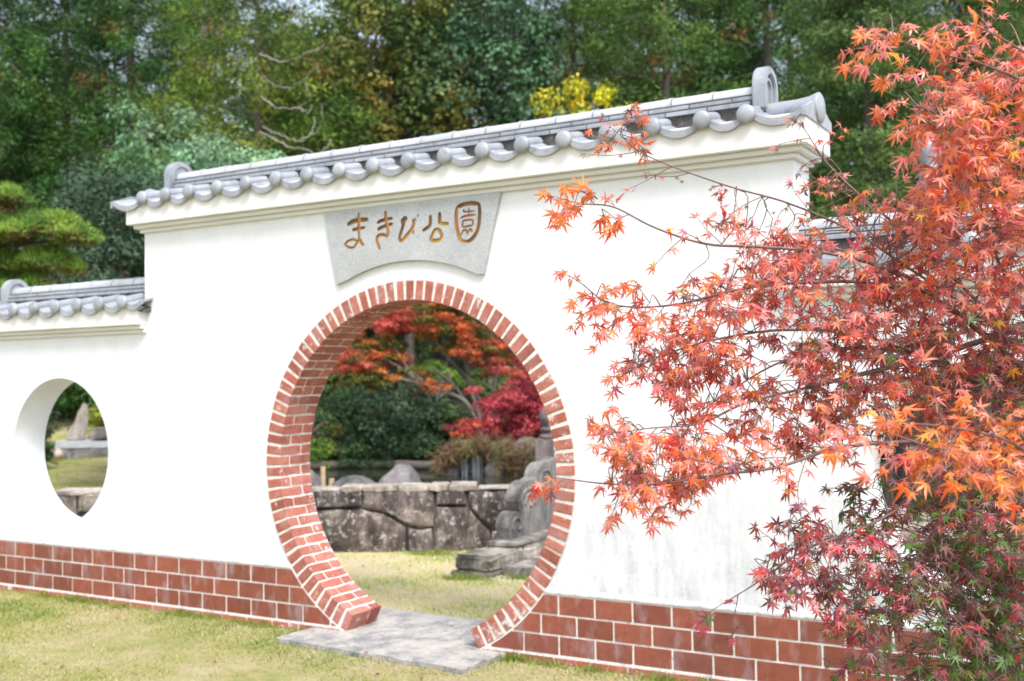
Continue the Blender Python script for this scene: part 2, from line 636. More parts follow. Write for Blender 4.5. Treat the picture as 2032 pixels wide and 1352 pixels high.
def terrain_z(XY):
    d = poly_dist(XY, pond)
    depth = (XY - CAM[:2]) @ (FW[:2] / np.linalg.norm(FW[:2]))
    lat = (XY - CAM[:2]) @ (RT[:2] / np.linalg.norm(RT[:2]))
    z = 0.9 * sstep(22.5, 27, depth) * sstep(-9.5, -6.5, lat) + 12.0 * sstep(np.where(lat < -8, 43.0, 33.0), 64, depth) ** 1.2
    z = z + 0.70 * sstep(24, 38, depth) * (1 - sstep(-9.5, -6.5, lat))
    z = np.where(d < 0, -0.05 - 0.7 * sstep(0, 0.9, -d), z * sstep(0, 1.5, d) - 0.05 * (1 - sstep(0, 0.35, d)))
    near = sstep(4.4, 5.5, XY[:, 1])
    return z + near * 0.03 * np.sin(XY[:, 0] * 1.3) * np.sin(XY[:, 1] * 1.1)


def grid_sheet(name, xs, ys, m, lab, mask=None, dz=0.0):
    X, Y = np.meshgrid(xs, ys, indexing='ij')
    XY = np.stack([X.ravel(), Y.ravel()], 1)
    Z = terrain_z(XY) + dz
    V = np.column_stack([XY, Z])
    nx, ny = len(xs), len(ys)
    F = []
    for i in range(nx - 1):
        for j in range(ny - 1):
            F.append((i * ny + j, (i + 1) * ny + j, (i + 1) * ny + j + 1, i * ny + j + 1))
    me = mesh_from(name, V, F)
    return link(name, me, m)


xs = np.unique(np.concatenate([np.linspace(-160, -30, 30), np.linspace(-30, 10, 150), np.linspace(10, 140, 30)]))
ys = np.unique(np.concatenate([np.linspace(-60, -4, 14), np.linspace(-4, 28, 120), np.linspace(28, 170, 60)]))
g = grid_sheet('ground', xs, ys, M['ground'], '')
g.data.materials.append(M['hill'])
# forest floor beyond the lawn
Fw2 = FW[:2] / np.linalg.norm(FW[:2])
Rt2 = RT[:2] / np.linalg.norm(RT[:2])
cen = np.array([p.center[:2] for p in g.data.polygons])
dep = (cen - CAM[:2]) @ Fw2
la = (cen - CAM[:2]) @ Rt2
pdist = poly_dist(cen, pond)
isf = (dep > 36) | ((dep > 22.3) & (la > -8.3)) | (pdist < 0.3)
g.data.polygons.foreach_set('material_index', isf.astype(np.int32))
tag(g, 'lawn of short green and straw coloured grass rising to the wooded hill', None, None, 'structure')

# pond water
bm = bmesh.new()
cx = pond.mean(0)
pv = [bm.verts.new((p[0] + (p[0] - cx[0]) * 0.03, p[1] + (p[1] - cx[1]) * 0.03, -0.2)) for p in pond]
bm.faces.new(pv)
bmesh.ops.triangulate(bm, faces=bm.faces)
w = bmobj('pond_water', bm, M['water'])
tag(w, 'dark still pond water behind the stone wall', None, None, 'structure')
if w.data.polygons[0].normal.z < 0:
    w.data.flip_normals()

# ================================================================== lawn grass blades
def grass_patch(n, gen):
    P = gen(n)
    keep = poly_dist(P, pond) > 0.15
    P = P[keep]
    return P


def blades(name, P, hmin, hmax, label, dry=0.0, gain=1.0):
    n = len(P)
    z = terrain_z(P)
    # patchy colours: same large patches as the soil below (value noise)
    f = np.sin(P[:, 0] * 1.9 + 1.3 * np.sin(P[:, 1] * 1.7)) * np.sin(P[:, 1] * 2.3 + 0.8 * np.sin(P[:, 0] * 2.9)) + 0.5 * np.sin(P[:, 0] * 6.1 + P[:, 1] * 4.3) * np.sin(P[:, 1] * 7.7 - P[:, 0] * 3.1)
    wallnear = np.exp(-np.abs(P[:, 1] + 0.05) / 0.35)
    green = f * 0.95 - 0.05 - dry + 0.7 * wallnear + rng.normal(0, 0.45, n) + 0.05 - 0.9 * np.exp(-((P[:, 0] - 0.2) ** 2 / 3 + (P[:, 1] + 0.9) ** 2 / 0.5))
    cg = np.array([0.15, 0.235, 0.03]) * gain; cy = np.array([0.33, 0.335, 0.085]) * gain; cs = np.array([0.46, 0.39, 0.22]) * gain
    t = np.clip(green, -1, 1.2)[:, None]
    col = np.where(t > 0, cy + (cg - cy) * np.clip(t, 0, 1), cy + (cs - cy) * np.clip(-t, 0, 1))
    col = col * (1 + rng.normal(0, 0.16, (n, 1)))
    col = np.clip(col, 0.02, 0.8)
    h = (hmin + (hmax - hmin) * rng.random(n) + (rng.random(n) < 0.05) * 0.018) * (1 + 0.35 * np.clip(green, -1, 1)) * (1 + 0.25 * wallnear * rng.random(n))
    a = rng.random(n) * 2 * np.pi
    d = np.stack([np.cos(a), np.sin(a), 0 * a], 1)
    lean = rng.normal(0, 0.75, (n, 2))
    base = np.column_stack([P, z - 0.004])
    wd = 0.0022 + 0.0022 * rng.random(n)
    tip = base + np.column_stack([lean[:, 0] * h, lean[:, 1] * h, h])
    v = np.stack([base - d * wd[:, None], base + d * wd[:, None], tip], 1).reshape(-1, 3)
    me = fast_mesh(name, v, n, 3, col, M['grassblade'])
    o = link(name, me)
    return tag(o, label, 'grass', None, 'stuff')


def gen_front(n):
    # denser toward the camera-visible strip in front of the wall
    x = rng.uniform(-6.2, 3.7, n * 2)
    y = rng.uniform(-3.6, -0.02, n * 2)
    P = np.stack([x, y], 1)
    dep = (P - CAM[:2]) @ Fw2
    ok = (dep > 3.3)
    slab_ = (np.abs(P[:, 0] + 0.03) < 0.72) & (P[:, 1] > -0.36)
    bare = 0.9 * np.exp(-((P[:, 0] + 0.35) ** 2 / 0.5 + (P[:, 1] + 1.05) ** 2 / 0.12)) + 0.8 * np.exp(-((P[:, 0] + 2.2) ** 2 / 0.6 + (P[:, 1] + 1.3) ** 2 / 0.05)) + 0.7 * np.exp(-((P[:, 0] + 1.6) ** 2 / 0.2 + (P[:, 1] + 0.75) ** 2 / 0.03))
    return P[ok & ~slab_ & (rng.random(len(P)) > bare)][:n]


def gen_back(n):
    x = rng.uniform(-4.6, 1.6, n)
    y = rng.uniform(0.3, 4.0, n)
    P = np.stack([x, y], 1)
    front_of_wall = (P[:, 1] - 2.70) < (P[:, 0] + 2.86) * 0.56
    ok = (P[:, 1] < 2.1) | (front_of_wall & (P[:, 0] < -1.2))
    return P[ok & ~((np.abs(P[:, 0] + 0.1) < 0.75) & (P[:, 1] < 0.66))]


def gen_far(n):
    x = rng.uniform(-22, -6, n)
    y = rng.uniform(2.5, 15, n)
    P = np.stack([x, y], 1)
    la_ = (P - CAM[:2]) @ Rt2 / ((P - CAM[:2]) @ Fw2)
    return P[(la_ < -0.34) & (la_ > -0.45)]


blades('grass', gen_front(170000), 0.010, 0.028, 'short patchy grass in front of the white gate wall')
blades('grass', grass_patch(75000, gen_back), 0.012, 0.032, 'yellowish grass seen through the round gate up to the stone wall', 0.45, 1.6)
blades('grass', grass_patch(150000, gen_far), 0.02, 0.06, 'grass of the far lawn seen through the left round window', 0.1, 1.25)

# taller weed tufts along the foot of the tiles
tuftsP = []
for x in list(np.linspace(-4.4, -0.9, 34)) + list(np.linspace(0.72, 3.5, 26)):
    if R.random() < 0.45:
        n = R.randint(40, 150)
        s = 0.03 + 0.06 * R.random()
        tuftsP.append(np.stack([rng.normal(x + R.uniform(-.06, .06), s, n), -0.03 - np.abs(rng.normal(0, 0.035, n))], 1))
for (x, y) in ((-1.0, 2.06), (-0.86, 2.12), (-0.5, 2.3), (-2.9, 2.5), (-2.0, 3.0), (-1.85, 3.1)):
    n = 260
    tuftsP.append(np.stack([rng.normal(x, 0.10, n), rng.normal(y - .03, 0.05, n)], 1))
blades('grass', np.concatenate(tuftsP), 0.018, 0.05, 'green tufts of grass along the foot of the tiles and kerb')


# ================================================================== the gate wall
GZ, GR, GRI = 1.13, 1.218, 1.088      # moon gate centre height, outer and inner radius of its brick ring
TH = 0.30                              # wall thickness
gate = thing('gate_wall', 'tall white plaster gate wall with brick edged moon gate and grey tiled roof', 'gate wall', (0, 0, 0))


def holed_wall(name, x0, x1, z0, z1, cx, cz, r, y0, y1, m, parent, nseg=120):
    """slab with a round hole (rim joined to the rectangle by radial strips)"""
    bm = bmesh.new()
    angs = sorted(set([i * 2 * math.pi / nseg for i in range(nseg)] + [math.atan2(z - cz, x - cx) % (2 * math.pi) for x in (x0, x1) for z in (z0, z1)]))
    rows = {}
    for y in (y0, y1):
        inn, out = [], []
        for a in angs:
            c, s = math.cos(a), math.sin(a)
            t = min(((x1 - cx) / c) if c > 1e-9 else 1e9, ((x0 - cx) / c) if c < -1e-9 else 1e9,
                    ((z1 - cz) / s) if s > 1e-9 else 1e9, ((z0 - cz) / s) if s < -1e-9 else 1e9)
            inn.append(bm.verts.new((cx + r * c, y, cz + r * s)))
            out.append(bm.verts.new((cx + t * c, y, cz + t * s)))
        rows[y] = (inn, out)
    n = len(angs)
    for i in range(n):
        j = (i + 1) % n
        for y in (y0, y1):
            a, b = rows[y]
            bm.faces.new((a[i], a[j], b[j], b[i]))
        bm.faces.new((rows[y0][0][i], rows[y1][0][i], rows[y1][0][j], rows[y0][0][j]))
        bm.faces.new((rows[y0][1][i], rows[y0][1][j], rows[y1][1][j], rows[y1][1][i]))
    return bmobj(name, bm, m, parent)


WX0, WX1 = -2.455, 2.56
holed_wall('plaster_wall', WX0, WX1, -0.4, 2.853, 0, GZ, GR + 0.004, 0.0, TH, M['plaster'], gate)


def ledge(name, x0, x1, holes, parent, z=0.412, h=0.03, out=0.014):
    """rounded foot of the plaster over the tiles, ends cut by the ring"""
    bm = bmesh.new()
    prof = [(0.004, z), (-out, z + 0.002), (-out * 1.05, z + h * 0.45), (-out * 0.4, z + h), (0.004, z + h * 1.25)]
    prism(bm, prof, 'x', x0, x1)
    return bmobj(name, bm, M['plaster'], parent)


zc = 0.425
xr = math.sqrt((GR + 0.008) ** 2 - (zc - GZ) ** 2)
ledge('plaster_foot', WX0, -xr, None, gate)
ledge('plaster_foot', xr, WX1, None, gate)

# moulded cornice: stepped outwards, then a tall cream fascia under the eaves
def cornice(parent, x0, x1, zb, ends=(True, True), top=0.225):
    steps = [(zb, zb + 0.03, 0.026), (zb + 0.03, zb + 0.060, 0.058), (zb + 0.060, zb + top, 0.096)]
    for i, (z0, z1, d) in enumerate(steps):
        bm = bmesh.new()
        vs = add_box(bm, x0 - (d if ends[0] else 0), x1 + (d if ends[1] else 0), -d, TH + d, z0, z1 - (0 if i == 2 else 0.0))
        if i < 2:
            # cove: upper edge flares to the next step
            for v in ():
                if v.co.z > z0 + 0.01:
                    k = 0.012
                    v.co.y += -k if v.co.y < 0.1 else k
                    if ends[0] and v.co.x < (x0 + x1) / 2:
                        v.co.x -= k
                    if ends[1] and v.co.x > (x0 + x1) / 2:
                        v.co.x += k
        bmesh.ops.bevel(bm, geom=[e for e in bm.edges], offset=0.004, segments=2, affect='EDGES')
        bmobj('cornice_moulding' if i < 2 else 'fascia', bm, M['cream'], parent)


cornice(gate, WX0, WX1, 2.853)

# ---- brick ring
def ring_sector(bm, r0, r1, a0, a1, y0, y1, n=None):
    n = n or max(2, int(abs(a1 - a0) / rad(3)))
    prev = None
    first = None
    for i in range(n + 1):
        a = a0 + (a1 - a0) * i / n
        c, s = math.cos(a), math.sin(a)
        q = [bm.verts.new((r * c, y, GZ + r * s)) for r, y in ((r0, y0), (r1, y0), (r1, y1), (r0, y1))]
        if prev:
            for k in range(4):
                bm.faces.new((prev[k], q[k], q[(k + 1) % 4], prev[(k + 1) % 4]))
        else:
            bm.faces.new(q[::-1])
        prev = q
    bm.faces.new(prev)


A0, A1 = rad(-65.2), rad(245.4)
NB = 82
da = (A1 - A0) / NB
bm = bmesh.new()
ring_sector(bm, GRI + 0.0055, GR + 0.002, A0 + da * 0.35, A1 - da * 0.35, -0.006, TH + 0.006, 160)
bmobj('ring_mortar', bm, M['mortar'], gate)


def ring_brick_me(k, length, rnd):
    """wedge brick, local x along the arc, y along the wall thickness, z radial; bevelled, slightly uneven"""
    bm = bmesh.new()
    wi, wo = (GRI * da) * 0.79, (GR * da) * 0.745
    h = GR - GRI
    nseg = 3
    rows = []
    for j in range(nseg + 1):
        y = -length / 2 + length * j / nseg
        e = [rnd.uniform(-1, 1) * 0.0036 for _ in range(4)]
        rows.append([bm.verts.new((-wi / 2 + e[0], y, 0 + rnd.uniform(-.0012, .0012))), bm.verts.new((wi / 2 + e[1], y, rnd.uniform(-.0012, .0012))),
                     bm.verts.new((wo / 2 + e[2], y, h)), bm.verts.new((-wo / 2 + e[3], y, h))])
    for a, b in zip(rows, rows[1:]):
        for i in range(4):
            bm.faces.new((a[i], b[i], b[(i + 1) % 4], a[(i + 1) % 4]))
    bm.faces.new(rows[0])
    bm.faces.new(rows[-1][::-1])
    ed = [e for e in bm.edges if abs(e.verts[0].co.y + length / 2) < 1e-5 and abs(e.verts[1].co.y + length / 2) < 1e-5]
    bmesh.ops.bevel(bm, geom=ed, offset=0.004, segments=1, affect='EDGES')
    bmesh.ops.recalc_face_normals(bm, faces=bm.faces)
    me = bpy.data.meshes.new('ring_brick')
    bm.to_mesh(me)
    bm.free()
    me.materials.append(M['brick'])
    return me


LB, LS = 0.205, 0.092
jy = 0.014
long_me = [ring_brick_me(k, LB, R) for k in range(7)]
short_me = [ring_brick_me(k, LS, R) for k in range(7)]
y_front = -0.011
for i in range(NB):
    a = A0 + (i + 0.5) * da + R.uniform(-1, 1) * da * 0.03
    order = (LB, LS) if i % 2 else (LS, LB)
    y = y_front + R.uniform(-0.002, 0.002)
    for k, L in enumerate(order):
        me = R.choice(long_me if L == LB else short_me)
        cy = y + L / 2
        rr = GRI + R.uniform(-0.002, 0.002)
        link('brick', me, None, gate, (rr * math.cos(a), cy, GZ + rr * math.sin(a)), (0, math.pi / 2 - a + R.uniform(-.012, .012), 0))
        y += L + jy

# ---- terracotta tile plinth
PITCH, RH = 0.24, 0.12
ROWZ = [0.05 + 0.12 * k for k in (2, 1, 0)]
jt = 0.0125


def clipped_tile(x0, x1, z0, z1, yf, yb, rr=None, n=7):
    """tile front clipped by the ring of radius rr"""
    bm = bmesh.new()
    cols = []
    for k in range(n + 1):
        z = z0 + (z1 - z0) * k / n
        a, b = x0, x1
        if rr and abs(z - GZ) < rr:
            e = math.sqrt(rr * rr - (z - GZ) ** 2)
            if (x0 + x1) / 2 < 0:
                b = min(b, -e)
            else:
                a = max(a, e)
        if b - a > 0.004:
            cols.append((z, a, b))
    if len(cols) < 2:
        return None
    pts = [(a, z) for z, a, b in cols] + [(b, z) for z, a, b in cols[::-1]]
    prism(bm, pts, 'y', yf, yb)
    if len(pts) > 6:
        bmesh.ops.dissolve_limit(bm, angle_limit=0.01, verts=bm.verts, edges=bm.edges)
    return bm


tile_me = [box_me('tile', PITCH - jt, 0.014, RH - jt, 0.0022, 0.0012, R) for _ in range(5)]
for me in tile_me:
    me.materials.append(M['tile'])
RT_ = GR + 0.013


def tiles_for(parent, xa, xb, ph, side, clip=True):
    """rows of tiles between xa and xb; ph is the x of one joint of rows 1 and 3"""
    for r, z in enumerate(ROWZ + [0.05 - 0.12]):
        p = ph + (PITCH / 2 if r == 1 else 0) - (0.03 if r == 3 else 0)
        k0 = math.floor((xa - p) / PITCH) - 1
        k1 = math.ceil((xb - p) / PITCH) + 1
        for k in range(k0, k1):
            x0, x1 = p + k * PITCH + jt / 2, p + (k + 1) * PITCH - jt / 2
            X0, X1 = x0, x1
            if not (xa < (x0 + x1) / 2 + 0.001 <= xb):
                continue
            z0, z1 = z + jt / 2, z + RH - jt / 2
            yj = R.uniform(-0.0012, 0.0012)
            if r == 3:
                z1 -= 0.004
            full = abs(X0 - x0) < 1e-6 and abs(X1 - x1) < 1e-6
            touches = clip and math.hypot(min(abs(X0), abs(X1)), z1 - GZ) < RT_ + 0.02 or (clip and math.hypot(min(abs(X0), abs(X1)), z0 - GZ) < RT_)
            if full and not touches and r < 3:
                link('tile', R.choice(tile_me), None, parent, ((x0 + x1) / 2, -0.006 + yj, (z0 + z1) / 2), (R.uniform(-.004, .004), R.uniform(-.004, .004), R.uniform(-.004, .004)))
            else:
                bm = clipped_tile(X0, X1, z0, z1, -0.013 + yj - (0.012 if r == 3 else 0), 0.001, RT_ if touches else None)
                if bm:
                    bmobj('tile', bm, M['tile'] if r < 3 else M['brick'], parent)


def bed(parent, xa, xb, clip):
    bm = clipped_tile(xa, xb, -0.35, 0.411, -0.008, 0.0015, (GR + 0.004) if clip else None, 26)
    bmobj('tile_mortar', bm, M['mortar'], parent)
    bm = clipped_tile(xa, xb, -0.35, 0.05, -0.0205, -0.0082, (GR + 0.004) if clip else None, 14)
    bmobj('tile_mortar', bm, M['mortar'], parent)


bed(gate, WX0, -0.001, True)
bed(gate, 0.001, WX1, True)
tiles_for(gate, WX0, -0.05, -1.134, -1)
tiles_for(gate, 0.05, WX1, 1.0934, 1)

# ---- roofs
def ridge_piece_me(L, r):
    """barrel tile with a thicker collar at one end, along x from 0 to L"""
    bm = bmesh.new()
    N = 18
    prev = None
    for x, k in ((0.003, 0.99), (L * 0.91, 1.0), (L * 0.914, 1.07), (L - 0.004, 1.07)):
        row = [bm.verts.new((x, math.cos(t) * r * k, math.sin(t) * r * k * 0.95)) for t in [2 * math.pi * i / N for i in range(N)]]
        if prev:
            for i in range(N):
                j = (i + 1) % N
                bm.faces.new((prev[i], prev[j], row[j], row[i]))
        else:
            bm.faces.new(row)
        prev = row
    bm.faces.new(prev[::-1])
    bmesh.ops.recalc_face_normals(bm, faces=bm.faces)
    me = bpy.data.meshes.new('ridge_tile')
    bm.to_mesh(me)
    bm.free()
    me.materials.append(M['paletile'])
    for p in me.polygons:
        p.use_smooth = True
    me.set_sharp_from_angle(angle=rad(35))
    return me


def noshi_me(L, half, h):
    bm = bmesh.new()
    prof = [(-half, -0.004), (-half, h - 0.010), (-half + 0.012, h), (half - 0.012, h), (half, h - 0.010), (half, -0.004)]
    prism(bm, prof, 'x', 0.0035, L - 0.0035)
    bmesh.ops.recalc_face_normals(bm, faces=bm.faces)
    me = bpy.data.meshes.new('flat_ridge_tile')
    bm.to_mesh(me)
    bm.free()
    me.materials.append(M['rooftile'])
    return me


def pan_me(W, run, rise, sag=0.036, lip=0.042, th=0.014, hump=0.016, n=18):
    """S shaped pan tile, x from 0 (ball) to W, y from 0 (eave) to run, rising; thick hanging lip at the eave"""
    bm = bmesh.new()

    def prof(x):
        t = x / W
        roll = hump * math.exp(-((t - 0.02) / 0.17) ** 2) + hump * math.exp(-((t - 1.02) / 0.17) ** 2) * 0.75
        return roll - sag * math.sin(math.pi * min(max((t - 0.08) / 0.9, 0), 1))
    rows = []
    for y, dz in ((0.0, 0.0), (run, rise)):
        rows.append([bm.verts.new((W * i / n, y, prof(W * i / n) + dz)) for i in range(n + 1)])
    lowf = [bm.verts.new((W * i / n, 0.0, prof(W * i / n) - lip * (0.72 + 0.28 * math.sin(math.pi * i / n)))) for i in range(n + 1)]
    lowb = [bm.verts.new((W * i / n, 0.022, prof(W * i / n) - lip * (0.72 + 0.28 * math.sin(math.pi * i / n)))) for i in range(n + 1)]
    und = [bm.verts.new((W * i / n, 0.022, prof(W * i / n) - th)) for i in range(n + 1)]
    undb = [bm.verts.new((W * i / n, run, prof(W * i / n) + rise - th)) for i in range(n + 1)]
    loop = [rows[0], lowf, lowb, und, undb, rows[1]]
    for a, b in zip(loop, loop[1:] + loop[:1]):
        for i in range(n):
            bm.faces.new((a[i], a[i + 1], b[i + 1], b[i]))
    for i in (0, n):
        bm.faces.new([r[i] for r in loop])
    bmesh.ops.recalc_face_normals(bm, faces=bm.faces)
    me = bpy.data.meshes.new('eave_tile')
    bm.to_mesh(me)
    bm.free()
    me.materials.append(M['rooftile'])
    for p in me.polygons:
        p.use_smooth = True
    try:
        me.set_sharp_from_angle(angle=rad(40))
    except Exception:
        pass
    return me


def ball_me(r, run, rise):
    """domed round end cap on a short roll that climbs the slope"""
    bm = bmesh.new()
    N = 20
    prof = []
    for k in range(7):
        t = k / 6 * math.pi / 2
        prof.append((-math.cos(t) * r * 0.42, math.sin(t) * r))
    prof += [(0.012, r * 1.0), (0.020, r * 0.97), (0.022, r * 0.78), (run, r * 0.78)]
    prev = None
    for y, q in prof:
        dz = rise * max(0, y) / run
        if q < 1e-6:
            row = [bm.verts.new((0, y, dz))]
        else:
            row = [bm.verts.new((q * math.cos(2 * math.pi * i / N), y, q * math.sin(2 * math.pi * i / N) + dz)) for i in range(N)]
        if prev:
            for i in range(N):
                j = (i + 1) % N
                if len(prev) == 1:
                    bm.faces.new((prev[0], row[i], row[j]))
                else:
                    bm.faces.new((prev[i], row[i], row[j], prev[j]))
        prev = row
    bm.faces.new(prev[::-1])
    bmesh.ops.recalc_face_normals(bm, faces=bm.faces)
    me = bpy.data.meshes.new('round_end_tile')
    bm.to_mesh(me)
    bm.free()
    me.materials.append(M['rooftile'])
    for p in me.polygons:
        p.use_smooth = True
    try:
        me.set_sharp_from_angle(angle=rad(50))
    except Exception:
        pass
    return me


def oni_arch(bm, cy, z0, zt, w, x0, x1):
    """arch shaped end plate across the ridge"""
    r = w / 2
    pts = [(cy - r, z0), (cy + r, z0)]
    for i in range(13):
        t = math.pi * i / 12
        pts.append((cy + r * math.cos(t), zt - r * 0.86 + r * 0.86 * math.sin(t)))
    prism(bm, pts, 'x', x0, x1)


def onigawara(parent, x, zb, sgn, ht=0.25, w=0.245, th=0.075):
    """end ornament; sgn=+1 faces +x"""
    cy = TH / 2
    out = x + sgn * th
    # outer arch hoop, made of a frame plus a recessed plate
    r = w / 2
    zt = zb + ht

    def arch(rr, drop, off=0.0):
        pts = []
        for i in range(13):
            t = math.pi * i / 12
            pts.append((cy + rr * math.cos(t), zt - r * 0.9 - drop + (rr) * 0.98 * math.sin(t)))
        return [(cy + rr, zb)] + pts + [(cy - rr, zb)]
    A = arch(r, 0)
    B = arch(r - 0.045, 0)
    bm = bmesh.new()
    for xx in (min(x, out), max(x, out)):
        pass
    va = [[bm.verts.new((xx, p, q)) for p, q in A] for xx in (x, out)]
    vb = [[bm.verts.new((xx, p, q)) for p, q in B] for xx in (x, out)]
    n = len(A)
    for i in range(n - 1):
        bm.faces.new((va[0][i], va[0][i + 1], va[1][i + 1], va[1][i]))
        bm.faces.new((vb[0][i], vb[1][i], vb[1][i + 1], vb[0][i + 1]))
        for k in (0, 1):
            bm.faces.new((va[k][i], vb[k][i], vb[k][i + 1], va[k][i + 1]))
    for i in (0, n - 1):
        bm.faces.new((va[0][i], va[1][i], vb[1][i], vb[0][i]))
    bmesh.ops.recalc_face_normals(bm, faces=bm.faces)
    ed = [e for e in bm.edges if e.calc_face_angle(0) > rad(50)]
    bmesh.ops.bevel(bm, geom=ed, offset=0.006, segments=2, affect='EDGES')
    o = bmobj('ridge_end_ornament', bm, M['rooftile'], parent)
    bm = bmesh.new()
    C2 = arch(r - 0.0445, 0)
    prism(bm, C2, 'x', x + sgn * 0.012, x + sgn * (th - 0.030))
    bmobj('recessed_plate', bm, M['rooftile'], o)
    bm = bmesh.new()
    C3 = arch(r - 0.062, 0.0)
    C4 = arch(r - 0.078, 0.0)
    for xx in (0,):
        a = [[bm.verts.new((q, p, z)) for p, z in C3] for q in (x + sgn * (th - 0.032), x + sgn * (th - 0.014))]
        b = [[bm.verts.new((q, p, z)) for p, z in C4] for q in (x + sgn * (th - 0.032), x + sgn * (th - 0.014))]
        for i in range(len(C3) - 1):
            bm.faces.new((a[0][i], a[0][i + 1], a[1][i + 1], a[1][i]))
            bm.faces.new((b[0][i], b[1][i], b[1][i + 1], b[0][i + 1]))
            bm.faces.new((a[1][i], b[1][i], b[1][i + 1], a[1][i + 1]))
    bmobj('arched_rib', bm, M['rooftile'], o)
    return o


def tiled_roof(parent, x0, x1, ze, balls, ball_r=0.051, left_end=True, right_end=True, oniL=None, oniR=None, pan_lo=None, pan_hi=None):
    """ze: height of the eave ball centres; balls: x of each; x0..x1 extent of the ridge"""
    cy = TH / 2
    ye = -0.135
    run, rise = 0.20, 0.045
    zr = ze + 0.092
    # bed under everything
    bm = bmesh.new()
    lo, hi = pan_lo, pan_hi
    prism(bm, [(-0.085, ze - 0.075), (-0.085, ze - 0.068), (cy - 0.10, ze - 0.012), (cy + 0.10, ze - 0.012), (TH + 0.085, ze - 0.068), (TH + 0.085, ze - 0.075)], 'x', lo + 0.02, hi - 0.02)
    bmobj('roof_bed', bm, M['roofbed'], parent)
    bm = bmesh.new()
    add_box(bm, x0 + 0.01, x1 - 0.01, cy - 0.082, cy + 0.082, ze - 0.05, zr)
    bmobj('ridge_core', bm, M['roofbed'], parent)
    # pans + rolls on both slopes
    pans = {}
    bme = ball_me(ball_r, run, rise)
    edges = [lo] + list(balls) + [hi]
    for i, (a, b) in enumerate(zip(edges, edges[1:])):
        W = b - a
        key = round(W, 3)
        if key not in pans:
            pans[key] = pan_me(W + 0.004, run, rise, sag=0.034 if W > 0.2 else 0.02)
        dj = R.uniform(-0.003, 0.003)
        link('eave_tile', pans[key], None, parent, (a - 0.002, ye + 0.018 + dj, ze - 0.004 + R.uniform(-.002, .002)), (R.uniform(-.012, .012), R.uniform(-.012, .012), R.uniform(-.01, .01)))
        link('eave_tile', pans[key], None, parent, (b + 0.002, TH - ye - 0.018, ze - 0.004), (0, 0, math.pi))
    for x in balls:
        link('round_end_tile', bme, None, parent, (x, ye + R.uniform(-.003, .003), ze + R.uniform(-.002, .002)))
        link('round_end_tile', bme, None, parent, (x, TH - ye, ze), (0, 0, math.pi))
    # two flat ridge courses and the barrel ridge
    L = 0.252
    for c, (half, zz) in enumerate(((0.100, zr), (0.088, zr + 0.032))):
        nm = noshi_me(L, half, 0.0255)
        x = x0 - (0.13 if c else 0.02)
        while x < x1 - 0.01:
            a, b = max(x, x0), min(x + L, x1)
            if b - a > 0.02:
                if a == x and b == x + L:
                    link('flat_ridge_tile', nm, None, parent, (x, cy + R.uniform(-.001, .001), zz))
                else:
                    link('flat_ridge_tile', noshi_me(b - a, half, 0.0255), None, parent, (a, cy, zz))
            x += L
        bm = bmesh.new()
        add_box(bm, x0 + 0.003, x1 - 0.003, cy - half + 0.004, cy + half - 0.004, zz - 0.003, zz + 0.0285)
        bmobj('ridge_joint', bm, M['darkgap'], parent)
    bm = bmesh.new()
    prism(bm, [(cy + 0.058 * math.cos(2 * math.pi * i / 14), zr + 0.061 + 0.055 * math.sin(2 * math.pi * i / 14)) for i in range(14)], 'x', x0 + 0.01, x1 - 0.01)
    bmobj('ridge_joint', bm, M['darkgap'], parent)
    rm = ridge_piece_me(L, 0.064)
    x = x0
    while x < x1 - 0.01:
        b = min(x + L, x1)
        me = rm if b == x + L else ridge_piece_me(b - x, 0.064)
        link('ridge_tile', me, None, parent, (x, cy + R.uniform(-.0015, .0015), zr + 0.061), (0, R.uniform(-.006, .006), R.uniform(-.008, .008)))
        x += L
    return zr


balls_main = [-2.335, -2.088, -1.841] + [-1.841 + 0.2805 * k for k in range(1, 14)] + [2.098, 2.346]
zr = tiled_roof(gate, -2.20, 2.335, 3.098, balls_main, pan_lo=-2.70, pan_hi=2.66)
onigawara(gate, -2.20, 3.155, -1, ht=0.235)
onigawara(gate, 2.332, 3.155, 1, ht=0.245)


def end_barrel(parent, xa, xb, z, sgn, r=0.062):
    """barrel tile beyond the ornament, closed by a broad round disc"""
    cy = TH / 2
    bm = bmesh.new()
    N = 20
    prof = [(0.0, r), (0.55, r), (0.80, r * 1.12), (0.93, r * 1.32), (0.985, r * 1.36), (1.0, r * 1.30), (1.03, r * 1.05), (1.045, 0.0)]
    prev = None
    for t, q in prof:
        x = xa + (xb - xa) * t
        row = [bm.verts.new((x, cy, z))] if q == 0 else [bm.verts.new((x, cy + q * math.cos(2 * math.pi * i / N), z + q * math.sin(2 * math.pi * i / N))) for i in range(N)]
        if prev:
            for i in range(N):
                j = (i + 1) % N
                if len(row) == 1:
                    bm.faces.new((prev[i], prev[j], row[0]))
                else:
                    bm.faces.new((prev[i], prev[j], row[j], row[i]))
        prev = row
    return bmobj('end_barrel_tile', bm, M['rooftile'], parent, smooth=True)


end_barrel(gate, 2.39, 2.675, 3.142, 1)
end_barrel(gate, -2.26, -2.56, 3.142, -1)
# gable end closing tiles under the barrels
for xs_, sg in ((2.66, 1), (-2.70, -1)):
    bm = bmesh.new()
    prism(bm, [(-0.115, 3.055), (-0.115, 3.10), (0.075, 3.17), (0.225, 3.17), (0.415, 3.10), (0.415, 3.055)], 'x', xs_ - 0.018 * sg, xs_ + 0.004 * sg)
    bmobj('gable_tile', bm, M['rooftile'], gate)

